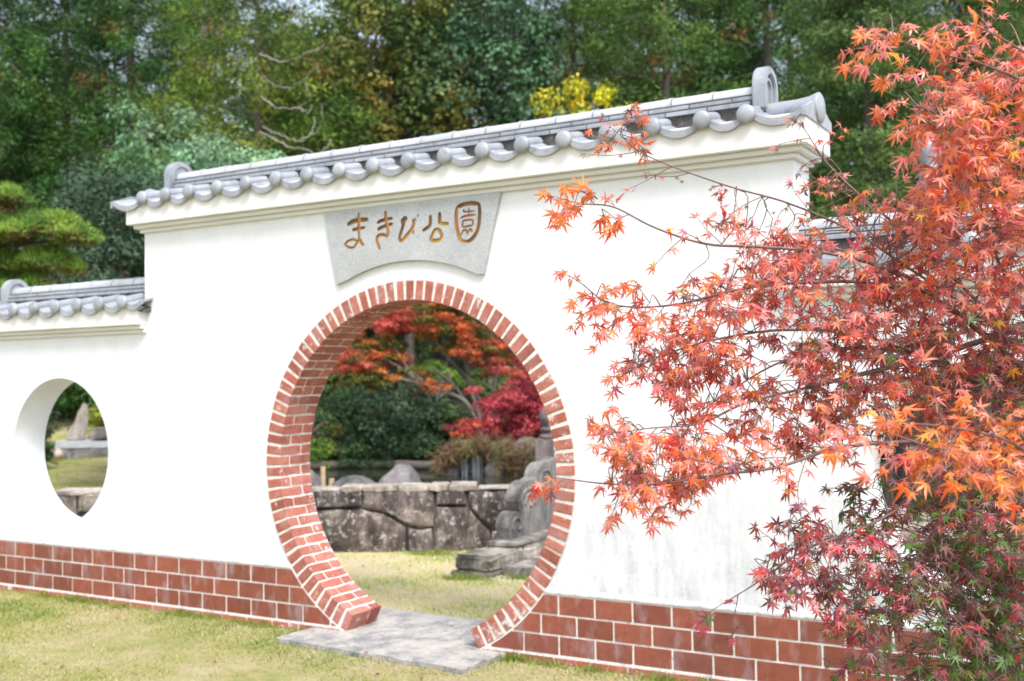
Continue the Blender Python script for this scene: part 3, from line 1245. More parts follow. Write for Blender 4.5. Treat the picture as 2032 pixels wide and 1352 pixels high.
# ---- granite name plaque with engraved characters
def plaque_outline():
    pts = [(-0.658, 2.851), (0.745, 2.851), (0.613, 2.352)]
    a0, a1 = math.atan2(2.352 - GZ, 0.613), math.atan2(2.352 - GZ, -0.553)
    rr = 1.346
    for i in range(1, 24):
        a = a0 + (a1 - a0) * i / 24
        pts.append((0.02 + rr * math.cos(a) * 0.965 + 0.006, GZ + rr * math.sin(a)))
    pts.append((-0.553, 2.352))
    return pts


bm = bmesh.new()
prism(bm, plaque_outline(), 'y', -0.028, -0.002)
plaque = bmobj('name_plaque', bm, M['granite'], gate)
plaque.data.materials.append(M['groovewall'])
tag(plaque, 'light grey granite name plaque engraved with ochre Japanese characters')
CHARS = {'ma': [([(-0.4512, 2.7497), (-0.4006, 2.7681), (-0.3435, 2.7717), (-0.2834, 2.7693)], 0.0212), ([(-0.41, 2.7093), (-0.3657, 2.7142), (-0.3088, 2.718)], 0.0162), ([(-0.3556, 2.8179), (-0.3591, 2.773), (-0.3572, 2.7107), (-0.3552, 2.6484)], 0.015), ([(-0.3552, 2.6484), (-0.3739, 2.6357), (-0.4059, 2.6455), (-0.4491, 2.6375), (-0.4747, 2.6178), (-0.4461, 2.5975), (-0.4067, 2.5917), (-0.3814, 2.6119), (-0.3654, 2.6311)], 0.0125), ([(-0.3552, 2.6484), (-0.3386, 2.62), (-0.3212, 2.6006)], 0.0162)], 'ki': [([(-0.2033, 2.74), (-0.1614, 2.7531), (-0.0821, 2.7602)], 0.0162), ([(-0.2005, 2.695), (-0.1621, 2.7086), (-0.0792, 2.7239)], 0.0162), ([(-0.1343, 2.8093), (-0.1336, 2.7647), (-0.1239, 2.7193), (-0.1156, 2.6797), (-0.1216, 2.6441)], 0.0162), ([(-0.1216, 2.6441), (-0.1628, 2.6585), (-0.1962, 2.6527), (-0.2084, 2.6313), (-0.1984, 2.5971), (-0.185, 2.5654)], 0.0162)], 'bi': [([(0.0333, 2.7545), (0.0163, 2.7433), (-0.0057, 2.7248)], 0.025), ([(0.0148, 2.7352), (-0.0015, 2.687), (-0.0227, 2.6335), (-0.0184, 2.6012)], 0.0162), ([(-0.0184, 2.6012), (0.0075, 2.6146), (0.0417, 2.645), (0.0757, 2.6779), (0.091, 2.7095), (0.0847, 2.7374)], 0.0162), ([(0.0838, 2.6799), (0.0859, 2.6442)], 0.0112), ([(0.1086, 2.7288), (0.1002, 2.7443)], 0.0087), ([(0.1236, 2.7521), (0.1252, 2.7667)], 0.0087)], 'kou': [([(0.2214, 2.7511), (0.2208, 2.7175), (0.2164, 2.688), (0.1885, 2.6713), (0.1619, 2.6582)], 0.0162), ([(0.2933, 2.7625), (0.2928, 2.7275), (0.2903, 2.6953)], 0.0175), ([(0.2903, 2.6953), (0.3258, 2.6896), (0.3592, 2.6868)], 0.0162), ([(0.2572, 2.6602), (0.2371, 2.6294), (0.2188, 2.594)], 0.015), ([(0.2188, 2.5929), (0.2657, 2.5866), (0.2982, 2.5878)], 0.0175), ([(0.2982, 2.5878), (0.3065, 2.6185), (0.2876, 2.6534), (0.2572, 2.6602)], 0.0162)], 'en': [([(0.4268, 2.7853), (0.4746, 2.798), (0.5313, 2.8006), (0.5905, 2.7914)], 0.0187), ([(0.5905, 2.7914), (0.5939, 2.7382), (0.5863, 2.6596), (0.5655, 2.6085), (0.5273, 2.5718), (0.4895, 2.5625)], 0.0175), ([(0.4895, 2.5625), (0.4518, 2.5776), (0.4335, 2.6191), (0.4217, 2.6735), (0.4196, 2.7378), (0.4268, 2.7853)], 0.0175), ([(0.4772, 2.7674), (0.4789, 2.7523), (0.5116, 2.7499), (0.5524, 2.7499)], 0.0081), ([(0.5151, 2.7719), (0.5143, 2.7252)], 0.0081), ([(0.4542, 2.7145), (0.4796, 2.7234), (0.5237, 2.7249), (0.5626, 2.7262)], 0.01), ([(0.4697, 2.6961), (0.4671, 2.659), (0.5037, 2.6581), (0.5402, 2.6609)], 0.0094), ([(0.5402, 2.6609), (0.5432, 2.6924), (0.5044, 2.6973), (0.4697, 2.6961)], 0.0094), ([(0.4536, 2.6068), (0.4705, 2.6331), (0.4907, 2.6357), (0.5016, 2.6056)], 0.0087), ([(0.5016, 2.6056), (0.5127, 2.6297), (0.5285, 2.639), (0.5375, 2.6187)], 0.0087)]}



def ribbon_poly(path, w):
    P = smooth_path([(a, 0, b) for a, b in path], 5)[:, [0, 2]] if len(path) > 2 else np.array(path, float)
    T = np.gradient(P, axis=0)
    T /= np.linalg.norm(T, axis=1)[:, None]
    Nn = np.stack([-T[:, 1], T[:, 0]], 1)
    n = len(P)
    k = np.clip(np.minimum(np.arange(n), np.arange(n)[::-1]) / max(1, n * 0.18), 0, 1)
    w = w * 1.5
    ww = w * (0.75 + 0.25 * k)
    Lf = P + Nn * ww[:, None] / 2
    Rt = P - Nn * ww[:, None] / 2
    cap0 = P[0] - T[0] * w * 0.22
    cap1 = P[-1] + T[-1] * w * 0.22
    return [tuple(cap0)] + [tuple(p) for p in Rt] + [tuple(cap1)] + [tuple(p) for p in Lf[::-1]]


ch_names = {'ma': 'carved_character', 'ki': 'carved_character', 'bi': 'carved_character', 'kou': 'carved_character', 'en': 'carved_character'}
cutters = []
for key, strokes in CHARS.items():
    inl = bmesh.new()
    for i, (path, w) in enumerate(strokes):
        poly = ribbon_poly(path, w)
        n2 = (len(poly) - 2) // 2
        # strip between the two sides so that curved strokes stay manifold
        for (tgt, ya, yb) in ((None, -0.05, -0.0185), (inl, -0.0182 - 0.00025 * i, -0.0170 - 0.00025 * i)):
            b2 = bmesh.new() if tgt is None else tgt
            Rs = poly[1:1 + n2]
            Ls = poly[2 + n2:][::-1]
            ring = []
            rowsq = [[poly[0]]] + [[Rs[k], Ls[k]] for k in range(n2)] + [[poly[1 + n2]]]
            F_, B_ = [], []
            for rw in rowsq:
                F_.append([b2.verts.new((x, ya, z)) for x, z in rw])
                B_.append([b2.verts.new((x, yb, z)) for x, z in rw])
            for S in (F_, B_):
                b2.faces.new((S[0][0], S[1][0], S[1][1]))
                for k in range(1, n2):
                    b2.faces.new((S[k][0], S[k + 1][0], S[k + 1][1], S[k][1]))
                b2.faces.new((S[n2][0], S[n2 + 1][0], S[n2][1]))
            per = lambda S: [S[0][0]] + [S[k][0] for k in range(1, n2 + 1)] + [S[n2 + 1][0]] + [S[k][1] for k in range(n2, 0, -1)]
            pf, pb = per(F_), per(B_)
            for k in range(len(pf)):
                k2 = (k + 1) % len(pf)
                b2.faces.new((pf[k], pf[k2], pb[k2], pb[k]))
            if tgt is None:
                bmesh.ops.recalc_face_normals(b2, faces=b2.faces)
                me = bpy.data.meshes.new('cut')
                b2.to_mesh(me)
                b2.free()
                me.materials.append(M['granite'])
                me.materials.append(M['groovewall'])
                for p in me.polygons:
                    p.material_index = 1
                cutters.append(me)
    bmobj('carved_character', inl, M['groove'], plaque)
# engrave: boolean difference stroke by stroke
cut_objs = []
for me in cutters:
    co = bpy.data.objects.new('cutter', me)
    C.objects.link(co)
    cut_objs.append(co)
    md = plaque.modifiers.new('engrave', 'BOOLEAN')
    md.operation = 'DIFFERENCE'
    md.solver = 'EXACT'
    md.use_self = True
    md.object = co
dg = bpy.context.evaluated_depsgraph_get()
newme = bpy.data.meshes.new_from_object(plaque.evaluated_get(dg))
plaque.modifiers.clear()
if len(newme.polygons) > 30:
    plaque.data = newme
for co in cut_objs:
    bpy.data.objects.remove(co, do_unlink=True)

# ================================================================== side walls
def side_wall(name, label, xa, xb, wcx, ph, sgn):
    t = thing(name, label, 'wall', ((xa + xb) / 2, 0, 0))
    ox = (xa + xb) / 2
    inv = Matrix.Translation((-ox, 0, 0))
    before = set(bpy.data.objects)
    zb = 2.09
    holed_wall('plaster_wall', xa, xb, -0.4, zb, wcx, 1.17, 0.588, 0.0005, TH - 0.0005, M['plaster'], t)
    ledge('plaster_foot', xa, xb, None, t)
    gx0, gx1 = (xa, xb - 0.0) if sgn < 0 else (xa, xb)
    # cornice returns just short of the gate wall
    if sgn < 0:
        cornice(t, xa, xb + 0.02, zb, (True, False), top=0.20)
    else:
        cornice(t, xa - 0.02, xb, zb, (False, True), top=0.20)
    bed(t, xa, xb, False)
    tiles_for(t, xa, xb, ph, sgn, clip=False)
    ze = 2.325
    if sgn < 0:
        bl = [xb - 0.10 - 0.262 * k for k in range(8)][::-1]
        lo, hi = xa - 0.2, xb + 0.09
        tiled_roof(t, xa + 0.22, xb + 0.085, ze, bl, pan_lo=lo, pan_hi=hi)
        onigawara(t, xa + 0.225, ze + 0.06, -1, ht=0.22)
        end_barrel(t, xa + 0.16, xa - 0.10, ze + 0.045, -1)
    else:
        bl = [xa + 0.10 + 0.262 * k for k in range(8)]
        lo, hi = xa - 0.09, xb + 0.2
        tiled_roof(t, xa - 0.085, xb - 0.22, ze, bl, pan_lo=lo, pan_hi=hi)
        onigawara(t, xb - 0.225, ze + 0.06, 1, ht=0.22)
        end_barrel(t, xb - 0.16, xb + 0.10, ze + 0.045, 1)
    for o in set(bpy.data.objects) - before:
        if o.parent == t:
            o.location.x -= ox
    return t


side_wall('side_wall', 'lower white side wall left of the gate with round window and tiled top', -4.42, WX0, -3.465, -1.134, -1)
side_wall('side_wall', 'lower white side wall right of the gate half hidden behind the red maple', WX1, 4.5, 3.49, 1.0934, 1)


# ================================================================== stepping slab in the moon gate
def rough_slab(name, outline, z0, z1, m, jit=0.02, sub=14, parent=None):
    bm = bmesh.new()
    pts = []
    n = len(outline)
    for i in range(n):
        a, b = np.array(outline[i]), np.array(outline[(i + 1) % n])
        for k in range(sub):
            q = a + (b - a) * k / sub
            nrm = np.array([b[1] - a[1], a[0] - b[0]]); nrm /= np.linalg.norm(nrm)
            q = q + nrm * (R.random() - 0.5) * jit * (0 if k == 0 else 1)
            pts.append(tuple(q))
    prism(bm, pts, 'z', z0, z1)
    ed = [e for e in bm.edges if abs(e.verts[0].co.z - z1) < 1e-6 and abs(e.verts[1].co.z - z1) < 1e-6]
    bmesh.ops.bevel(bm, geom=ed, offset=0.006, segments=1, affect='EDGES')
    return bmobj(name, bm, m, parent)


o = rough_slab('stepping_slab', [(-0.81, -0.37), (0.70, -0.47), (0.735, -0.02), (0.60, 0.68), (-0.73, 0.68), (-0.76, 0.3)], -0.12, 0.034, M['slab'], 0.022)
tag(o, 'rough grey stone slab laid through the round gate opening', 'stepping stone')

# ================================================================== long parapet of big fitted stones
WO = np.array([-2.863989, 2.705133, 0.0])
WD = np.array([0.872779, 0.488116, 0.0])
WN = np.array([-WD[1], WD[0], 0.0])
wall_t = thing('stone_wall', 'low wall of large fitted weathered stones by the pond behind the gate', 'stone wall', WO, math.atan2(WD[1], WD[0]))


def stone(parent, poly, y0, y1, m, rnd, bev=0.022, nz=0.012, shrink=0.006):
    """one fitted stone: polygon in the (s, z) plane, extruded along y, edges worn round, faces uneven"""
    P = np.array(poly, float)
    c = P.mean(0)
    Q = []
    n = len(P)
    for i in range(n):
        a, b = P[i], P[(i + 1) % n]
        seg = max(1, int(np.linalg.norm(b - a) / 0.11))
        for k in range(seg):
            Q.append(a + (b - a) * k / seg)
    Q = np.array(Q)
    d = Q - c
    Q = c + d * (1 - shrink / (np.linalg.norm(d, axis=1)[:, None] + 1e-6))
    Q += np.array([[rnd.uniform(-1, 1) * 0.006, rnd.uniform(-1, 1) * 0.006] for _ in Q])
    bm = bmesh.new()
    bul = rnd.uniform(0.008, 0.03)
    Fv = [bm.verts.new((q[0], y0 + rnd.uniform(-nz, nz) * 0.5 + 0.016, q[1])) for q in Q]
    In = [bm.verts.new((c[0] + (q[0] - c[0]) * 0.78, y0 - bul * 0.6 + rnd.uniform(-nz, nz), c[1] + (q[1] - c[1]) * 0.80)) for q in Q]
    Bv = [bm.verts.new((q[0], y1, q[1])) for q in Q]
    cv = bm.verts.new((c[0], y0 - bul, c[1]))
    n = len(Q)
    for i in range(n):
        j = (i + 1) % n
        bm.faces.new((Fv[i], Fv[j], In[j], In[i]))
        bm.faces.new((In[i], In[j], cv))
        bm.faces.new((Fv[i], Bv[i], Bv[j], Fv[j]))
    bm.faces.new(Bv[::-1])
    o = bmobj('stone', bm, m, parent, smooth=True)
    try:
        o.data.set_sharp_from_angle(angle=rad(42))
    except Exception:
        pass
    return o


STONES = [
 [(-0.225, 0.613), (0.095, 0.626), (0.27, 0.607), (0.265, 0.444), (0.041, 0.435), (-0.225, 0.433)],
 [(0.284, 0.598), (0.388, 0.622), (0.7, 0.628), (0.99, 0.605), (0.997, 0.451), (0.977, 0.247), (0.848, 0.231), (0.711, 0.259), (0.608, 0.32), (0.489, 0.39), (0.368, 0.412), (0.28, 0.44)],
 [(1.007, 0.607), (1.16, 0.612), (1.308, 0.60), (1.314, 0.447), (1.16, 0.449), (1.005, 0.451)],
 [(1.32, 0.60), (1.5, 0.605), (1.702, 0.59), (1.688, 0.204), (1.551, 0.205), (1.433, 0.309), (1.332, 0.43)],
 [(1.715, 0.59), (2.02, 0.60), (2.02, 0.24), (1.86, 0.22), (1.705, 0.21)],
 [(-0.215, 0.42), (0.05, 0.425), (0.265, 0.428), (0.36, 0.402), (0.48, 0.378), (0.595, 0.308), (0.70, 0.247), (0.70, -0.05), (-0.06, -0.05), (-0.2, 0.1)],
 [(0.712, 0.244), (0.848, 0.22), (0.965, 0.228), (0.96, -0.05), (0.712, -0.05)],
 [(0.985, 0.247), (1.007, 0.438), (1.30, 0.436), (1.325, 0.41), (1.255, -0.05), (0.975, -0.05)],
 [(1.335, 0.41), (1.433, 0.298), (1.54, 0.194), (1.535, -0.05), (1.27, -0.05)],
 [(1.552, 0.192), (1.70, 0.196), (2.02, 0.215), (2.02, -0.05), (1.548, -0.05)],
]
# generic courses further left
x = -0.235
while x > -4.6:
    w_ = R.uniform(0.36, 0.62)
    hcut = R.uniform(0.36, 0.46)
    STONES.append([(x - w_, 0.60 + R.uniform(-.02, .02)), (x - w_ * .5, 0.62), (x, 0.607), (x, hcut + 0.01), (x - w_, hcut + R.uniform(-.02, .02))])
    x -= w_ + 0.008
x = -0.225
while x > -4.6:
    w_ = R.uniform(0.45, 0.8)
    STONES.append([(x - w_, 0.36 + R.uniform(-.02, .0)), (x - w_ * .5, 0.36), (x, 0.352), (x, -0.05), (x - w_, -0.05)])
    x -= w_ + 0.008
for k, poly in enumerate(STONES):
    pale = k in (0, 4) or (k >= 10 and min(p[0] for p in poly) < -1.5)
    stone(wall_t, poly, 0.0, 0.30, M['palestone'] if (k >= 10 and min(p[0] for p in poly) < -1.5) else M['wallstone'], R)
bm = bmesh.new()
add_box(bm, -4.5, 2.0, 0.07, 0.29, -0.3, 0.555)
bmobj('rubble_core', bm, M['rock'], wall_t)
# flat irregular coping pieces bleached by lichen
x = -4.5
while x < 2.0:
    w_ = R.uniform(0.16, 0.42)
    bm = bmesh.new()
    e = min(x + w_, 2.02)
    pts = [(x + 0.004, -0.004 + R.uniform(-.012, .012)), ((x + e) / 2, -0.012 + R.uniform(-.012, .012)), (e - 0.004, -0.004 + R.uniform(-.012, .012)), (e - 0.006, 0.34 + R.uniform(-.02, .02)), (x + 0.006, 0.34 + R.uniform(-.02, .02))]
    zt = 0.630 + R.uniform(-0.016, 0.018) + 0.014 * math.sin(x * 2.2)
    prism(bm, pts, 'z', 0.596, zt)
    for v_ in bm.verts:
        v_.co.z += R.uniform(-.011, .011)
    bmesh.ops.bevel(bm, geom=list(bm.edges), offset=0.010, segments=1, affect='EDGES')
    bmobj('coping_stone', bm, M['palestone'], wall_t)
    x = e

# second stretch of parapet right of the bridge
q0 = at(1955, 1019, 8.3)
rw = thing('stone_wall', 'pale rough stone parapet seen through the right round window behind the maple', 'stone wall', (1.3, 2.65, 0), rad(6))
x = 0
while x < 5.2:
    w_ = R.uniform(0.5, 0.9)
    hc = R.uniform(0.27, 0.36)
    stone(rw, [(x, 0.60), (x + w_ * .4, 0.625), (x + w_, 0.607), (x + w_, hc), (x, hc + 0.01)], 0, 0.3, M['palestone'], R)
    stone(rw, [(x, hc - 0.005), (x + w_, hc - 0.012), (x + w_, -0.05), (x, -0.05)], 0, 0.3, M['wallstone'], R)
    x += w_ + 0.008
x = 0
while x < 5.2:
    w_ = R.uniform(0.3, 0.5)
    bm = bmesh.new()
    prism(bm, [(x, -0.01), (x + w_, -0.015), (x + w_, 0.33), (x, 0.34)], 'z', 0.597, 0.64 + R.uniform(-.01, .01))
    bmesh.ops.bevel(bm, geom=list(bm.edges), offset=0.010, segments=1, affect='EDGES')
    bmobj('coping_stone', bm, M['palestone'], rw)
    x += w_ + 0.006
bm = bmesh.new()
add_box(bm, 0.05, 5.1, 0.07, 0.28, -0.3, 0.55)
bmobj('rubble_core', bm, M['rock'], rw)

# ================================================================== bridge entrance: kerb, low step, post and scroll stone
br = thing('bridge_approach', 'stained stone kerb block with a low step leading onto the bridge', 'kerb', (-0.94, 2.2, 0))


def block(parent, name, x0, x1, y0, y1, z0, z1, m, bev=0.02, jit=0.0):
    bm = bmesh.new()
    add_box(bm, x0, x1, y0, y1, z0, z1)
    bmesh.ops.subdivide_edges(bm, edges=list(bm.edges), cuts=3, use_grid_fill=True)
    for v in bm.verts:
        v.co += Vector((R.uniform(-1, 1), R.uniform(-1, 1), R.uniform(-1, 1))) * (jit or 0.004)
    ed = [e for e in bm.edges if len(e.link_faces) == 2 and e.calc_face_angle(0) > rad(60)]
    bmesh.ops.bevel(bm, geom=ed, offset=bev, segments=2, affect='EDGES')
    return bmobj(name, bm, m, parent, smooth=False)


block(br, 'kerb_block', -0.18, 0.18, 0.0, 0.62, 0.035, 0.175, M['concrete'], 0.022)
block(br, 'kerb_block', -0.18, 0.18, 0.628, 2.0, 0.035, 0.178, M['concrete'], 0.022)
block(br, 'footing', -0.21, 0.20, -0.02, 2.0, -0.1, 0.038, M['concrete'], 0.012)
block(br, 'base_plinth', -0.16, 0.16, 0.50, 2.0, 0.176, 0.222, M['concrete'], 0.014)
block(br, 'low_step', 0.205, 1.7, 0.15, 2.4, -0.1, 0.072, M['concrete'], 0.012)
block(br, 'bridge_deck', 0.205, 1.7, 2.404, 8.0, -0.05, 0.12, M['concrete'], 0.012)

# scroll shaped end stone
bm = bmesh.new()
out = []


def arc(cx, cz, r, a0, a1, n=9):
    for i in range(n + 1):
        a = rad(a0 + (a1 - a0) * i / n)
        out.append((cx + r * math.cos(a), cz + r * math.sin(a)))


out.append((0.02, 0.0))
arc(0.155, 0.13, 0.145, 200, 62, 8)
arc(0.40, 0.36, 0.22, 175, 75, 9)
arc(0.74, 0.55, 0.20, 165, 80, 8)
out += [(0.98, 0.79), (0.98, 0.0)]
prism(bm, out, 'x', -0.07, 0.07)
ed = [e for e in bm.edges if e.calc_face_angle(0) > rad(60)]
bmesh.ops.bevel(bm, geom=ed, offset=0.018, segments=2, affect='EDGES')
sc = bmobj('scroll_stone', bm, M['rock'], None, loc=(-1.03, 2.86, 0.222), scale=(1, 1, 0.87))
tag(sc, 'carved grey scroll shaped stone standing against the bridge post', 'carved stone')
# raised spiral ribs on its sides
tubes = []
for sx in (-0.072, 0.072):
    for (cx_, cz_, r_, a0, a1) in ((0.155, 0.13, 0.09, 200, -60), (0.40, 0.36, 0.155, 200, -20), (0.40, 0.36, 0.08, 200, -80), (0.74, 0.55, 0.13, 190, 20)):
        pts = [(sx, cx_ + r_ * (1 - 0.25 * i / 14) * math.cos(rad(a0 + (a1 - a0) * i / 14)), cz_ + r_ * (1 - 0.25 * i / 14) * math.sin(rad(a0 + (a1 - a0) * i / 14))) for i in range(15)]
        tubes.append(tube_arrays(pts, [0.017] * 15, 6))
join_tubes('spiral_relief', tubes, M['rock'], sc)

post = thing('bridge_post', 'tall purple grey stone bridge post with onion shaped finial', 'post', (-1.125, 4.02, 0))
block(post, 'shaft', -0.13, 0.13, -0.13, 0.13, -0.1, 1.085, M['poststone'], 0.016, 0.003)
bm = bmesh.new()
prof = [(0.0, 1.08), (0.125, 1.083), (0.125, 1.115), (0.09, 1.13), (0.085, 1.15), (0.115, 1.165), (0.118, 1.185), (0.085, 1.20), (0.095, 1.225), (0.125, 1.27), (0.13, 1.31), (0.11, 1.355), (0.07, 1.385), (0.02, 1.405), (0.0, 1.41)]
N = 20
prev = None
for r, z in prof:
    row = [bm.verts.new((0, 0, z))] if r == 0 else [bm.verts.new((r * math.cos(2 * math.pi * i / N), r * math.sin(2 * math.pi * i / N), z)) for i in range(N)]
    if prev:
        for i in range(N):
            j = (i + 1) % N
            if len(prev) == 1:
                bm.faces.new((prev[0], row[i], row[j]))
            elif len(row) == 1:
                bm.faces.new((prev[i], prev[j], row[0]))
            else:
                bm.faces.new((prev[i], prev[j], row[j], row[i]))
    prev = row
bmobj('finial', bm, M['poststone'], post, smooth=True)


# ================================================================== boulders, stakes in the pond
def boulder(name, label, u, v, d, wpx, hpx, z0, seed, m=None, cat='boulder', grp=None, depthk=0.8, flat=0.0):
    rnd = random.Random(seed)
    s = d / FPX
    c = at(u, v, d)
    bm = bmesh.new()
    bmesh.ops.create_icosphere(bm, subdivisions=3, radius=1)
    offs = [Vector([rnd.uniform(-1, 1) for _ in range(3)]).normalized() for _ in range(9)]
    for vv in bm.verts:
        n = vv.co.normalized()
        k = 1.0
        for q in offs:
            dq = n.dot(q)
            if dq > 0.72:
                k = min(k, 0.72 / dq * 1.06)
        vv.co = n * k * (1 + rnd.uniform(-.012, .012))
    o = bmobj(name, bm, m or M['rock'], None, smooth=True, loc=c, rot=(0, 0, math.atan2(RT[1], RT[0])), scale=(wpx * s / 2, wpx * s / 2 * depthk, hpx * s / 2))
    return tag(o, label, cat, grp)


boulder('boulder', 'large rounded grey boulder in the pond just above the stone wall', 797, 968, 13.5, 98, 96, 0, 3)
boulder('boulder', 'low flat grey boulder left of the larger rounded one in the pond', 700, 978, 13.2, 108, 70, 0, 8)
boulder('boulder', 'small dark boulder at the left edge of the moon gate view', 612, 958, 15.5, 52, 60, 0, 12)
for (u, v, lab, hp) in ((641, 926, 'shorter reddish stake beside the dark boulder, farther out in the pond', 40), (658, 950, 'pale stake between the dark boulder and the flat one in the pond', 34)):
    d = 15.5 if u < 650 else 14.2
    p = at(u, v, d)
    V, F = tube_arrays([(0, 0, -0.9), (0, 0, 0.0)], [0.038, 0.036], 10)
    F = list(F) + [tuple(range(10, 20))[::-1]]
    o = link('timber_stake', mesh_from('timber_stake', V, F, False), M['stake'], None, p)
    tag(o, lab, 'stake', 'timber stakes in the pond')


# ================================================================== foliage generators
def clump_leaves(g, centres, radii, per, size, cols_by_clump, aspect=0.6, up=0.35, squash=1.0, shell=0.55, out_c=None, cj=0.18):
    """leaves gathered on the outer side of clumps; returns arrays"""
    k = len(centres)
    idx = np.repeat(np.arange(k), per)
    n = len(idx)
    d = unit(g.normal(0, 1, (n, 3)))
    d[:, 2] = np.abs(d[:, 2]) * (1 - up * 0.0) - (g.random(n) < (1 - up)) * 0.0
    flip = g.random(n) < 0.28
    d[flip, 2] *= -0.7
    rr = radii[idx] * (shell + (1 - shell) * g.random(n) ** 0.6) * (1 + g.normal(0, 0.13, n))
    P = centres[idx] + d * rr[:, None] * np.array([1, 1, squash])
    N = unit(d + g.normal(0, 0.45, (n, 3)) + np.array([0, 0, 0.35]))
    T = unit(g.normal(0, 1, (n, 3)) + np.array([0, 0, -0.5]))
    L = size * (0.7 + 0.6 * g.random(n))
    W = L * aspect * (0.8 + 0.4 * g.random(n))
    col = cols_by_clump[idx] * (1 + g.normal(0, cj, (n, 1))) * (1 + g.normal(0, 0.05, (n, 3)))
    return P, N, T, L, W, np.clip(col, 0.004, 0.9)


def limb_set(g, top, r0, ends, zlo=0.25, sides=6):
    """trunk plus limbs reaching toward some clump centres"""
    tubes = []
    h = top
    P = smooth_path([(0, 0, -0.4), (g.normal(0, .06), g.normal(0, .06), h * 0.35), (g.normal(0, .15), g.normal(0, .15), h * 0.7), (0, 0, h)], 5)
    tubes.append(tube_arrays(P, np.linspace(r0, r0 * 0.2, len(P)), 8))
    for e in ends:
        b = P[int(len(P) * (zlo + (0.85 - zlo) * min(max((e[2] / h) - 0.25, 0), 1)))]
        mid = (b + e) / 2 + g.normal(0, 0.12, 3) + np.array([0, 0, 0.12 * np.linalg.norm(e - b)])
        Q = smooth_path([b, mid, e], 4)
        tubes.append(tube_arrays(Q, np.linspace(r0 * 0.38, r0 * 0.06, len(Q)), 5))
    return tubes


def broadleaf(seed, h, rx, hc, nclump, rc, per, size, palette, aspect=0.6, zc=None, cj=0.18, power=0.33, upper=0.3, squash=0.8, trunk_r=0.16, topcol=None):
    """returns trunk mesh and crown mesh; crown an ellipsoid of clumps, hc = crown height"""
    g = np.random.default_rng(seed)
    zc = zc if zc is not None else h - hc / 2
    d = unit(g.normal(0, 1, (nclump, 3)))
    rr = g.random(nclump) ** power
    lump = 1 + 0.16 * np.sin(d[:, 0] * 5 + seed) * np.sin(d[:, 2] * 4 + 1) + g.normal(0, 0.06, nclump)
    ce = d * rr[:, None] * np.array([rx, rx, hc / 2]) * lump[:, None]
    ce[:, 2] += zc
    rad_ = rc * (0.7 + 0.6 * g.random(nclump))
    cc = pal(palette, nclump, g, 0.22)
    P, N, T, L, W, col = clump_leaves(g, ce, rad_, per, size, cc, aspect, squash=squash, cj=cj)
    crown = leaf_cards('crown', P, N, T, L, W, col, M['foliage'])
    ends = ce[g.permutation(nclump)[:min(16, nclump)]]
    tb = limb_set(g, h * 0.85, trunk_r, ends)
    return tb, crown


def conifer(seed, h, rx, z0, nbr, palette, size=0.16, per=60, droop=0.35, aspect=0.32, topk=0.75, tuft=0.42, brown=None, trunk_r=0.2, wid=1.0):
    """layered branches ending in hanging feathery tufts"""
    g = np.random.default_rng(seed)
    t = g.random(nbr) ** 0.9
    z = z0 + (h - z0) * t
    R_ = rx * (1 - t) ** topk * (0.75 + 0.4 * g.random(nbr)) + 0.25
    a = g.random(nbr) * 2 * np.pi
    out = np.stack([np.cos(a), np.sin(a), 0 * a], 1)
    cl, T0, cc = [], [], []
    bc = pal(palette, nbr, g, 0.25)
    for i in range(nbr):
        m = max(2, int(R_[i] / (tuft * 0.75)))
        for k in range(m):
            f = (k + 1) / m
            if f < 0.3:
                continue
            p = out[i] * R_[i] * f + np.array([0, 0, z[i] - droop * R_[i] * f * f]) + g.normal(0, 0.14, 3) * tuft
            side = np.cross(out[i], [0, 0, 1]) * g.normal(0, 0.25) * R_[i] * f
            cl.append(p + side * wid)
            T0.append(out[i] * 0.7 + np.array([0, 0, -0.35]))
            cc.append(bc[i] * (1 + g.normal(0, 0.12)))
    cl, T0, cc = np.array(cl), np.array(T0), np.array(cc)
    k = len(cl)
    idx = np.repeat(np.arange(k), per)
    n = len(idx)
    d = g.normal(0, 1, (n, 3)) * np.array([0.42, 0.42, 0.26]) * tuft
    d += T0[idx] * (g.random((n, 1)) - 0.3) * tuft * 0.9
    P = cl[idx] + d
    T = unit(T0[idx] + g.normal(0, 0.6, (n, 3)))
    N = unit(g.normal(0, 0.7, (n, 3)) + np.array([0, 0, 0.7]) + unit(d) * 0.5)
    L = size * (0.6 + 0.8 * g.random(n))
    W = L * aspect
    col = cc[idx] * (1 + g.normal(0, 0.2, (n, 1)))
    if brown is not None:
        bmask = (g.random(k) < brown)[idx] & (g.random(n) < 0.75)
        col[bmask] = np.array([0.22, 0.085, 0.035]) * (1 + g.normal(0, 0.2, (bmask.sum(), 1)))
    crown = leaf_cards('crown', P, N, T, L, W, np.clip(col, 0.004, 0.8), M['foliage'])
    tb = [tube_arrays([(0, 0, -0.5), (0.05, 0, h * 0.5), (0, 0, h * 0.97)], [trunk_r, trunk_r * 0.65, trunk_r * 0.08], 8)]
    for i in range(0, nbr, 3):
        q = np.array([0, 0, z[i] + 0.1])
        e = out[i] * R_[i] * 0.92 + np.array([0, 0, z[i] - droop * R_[i] * 0.85])
        tb.append(tube_arrays([q, (q + e) / 2 + np.array([0, 0, 0.1 * R_[i]]), e], [trunk_r * 0.22, trunk_r * 0.14, 0.012], 4))
    return tb, crown


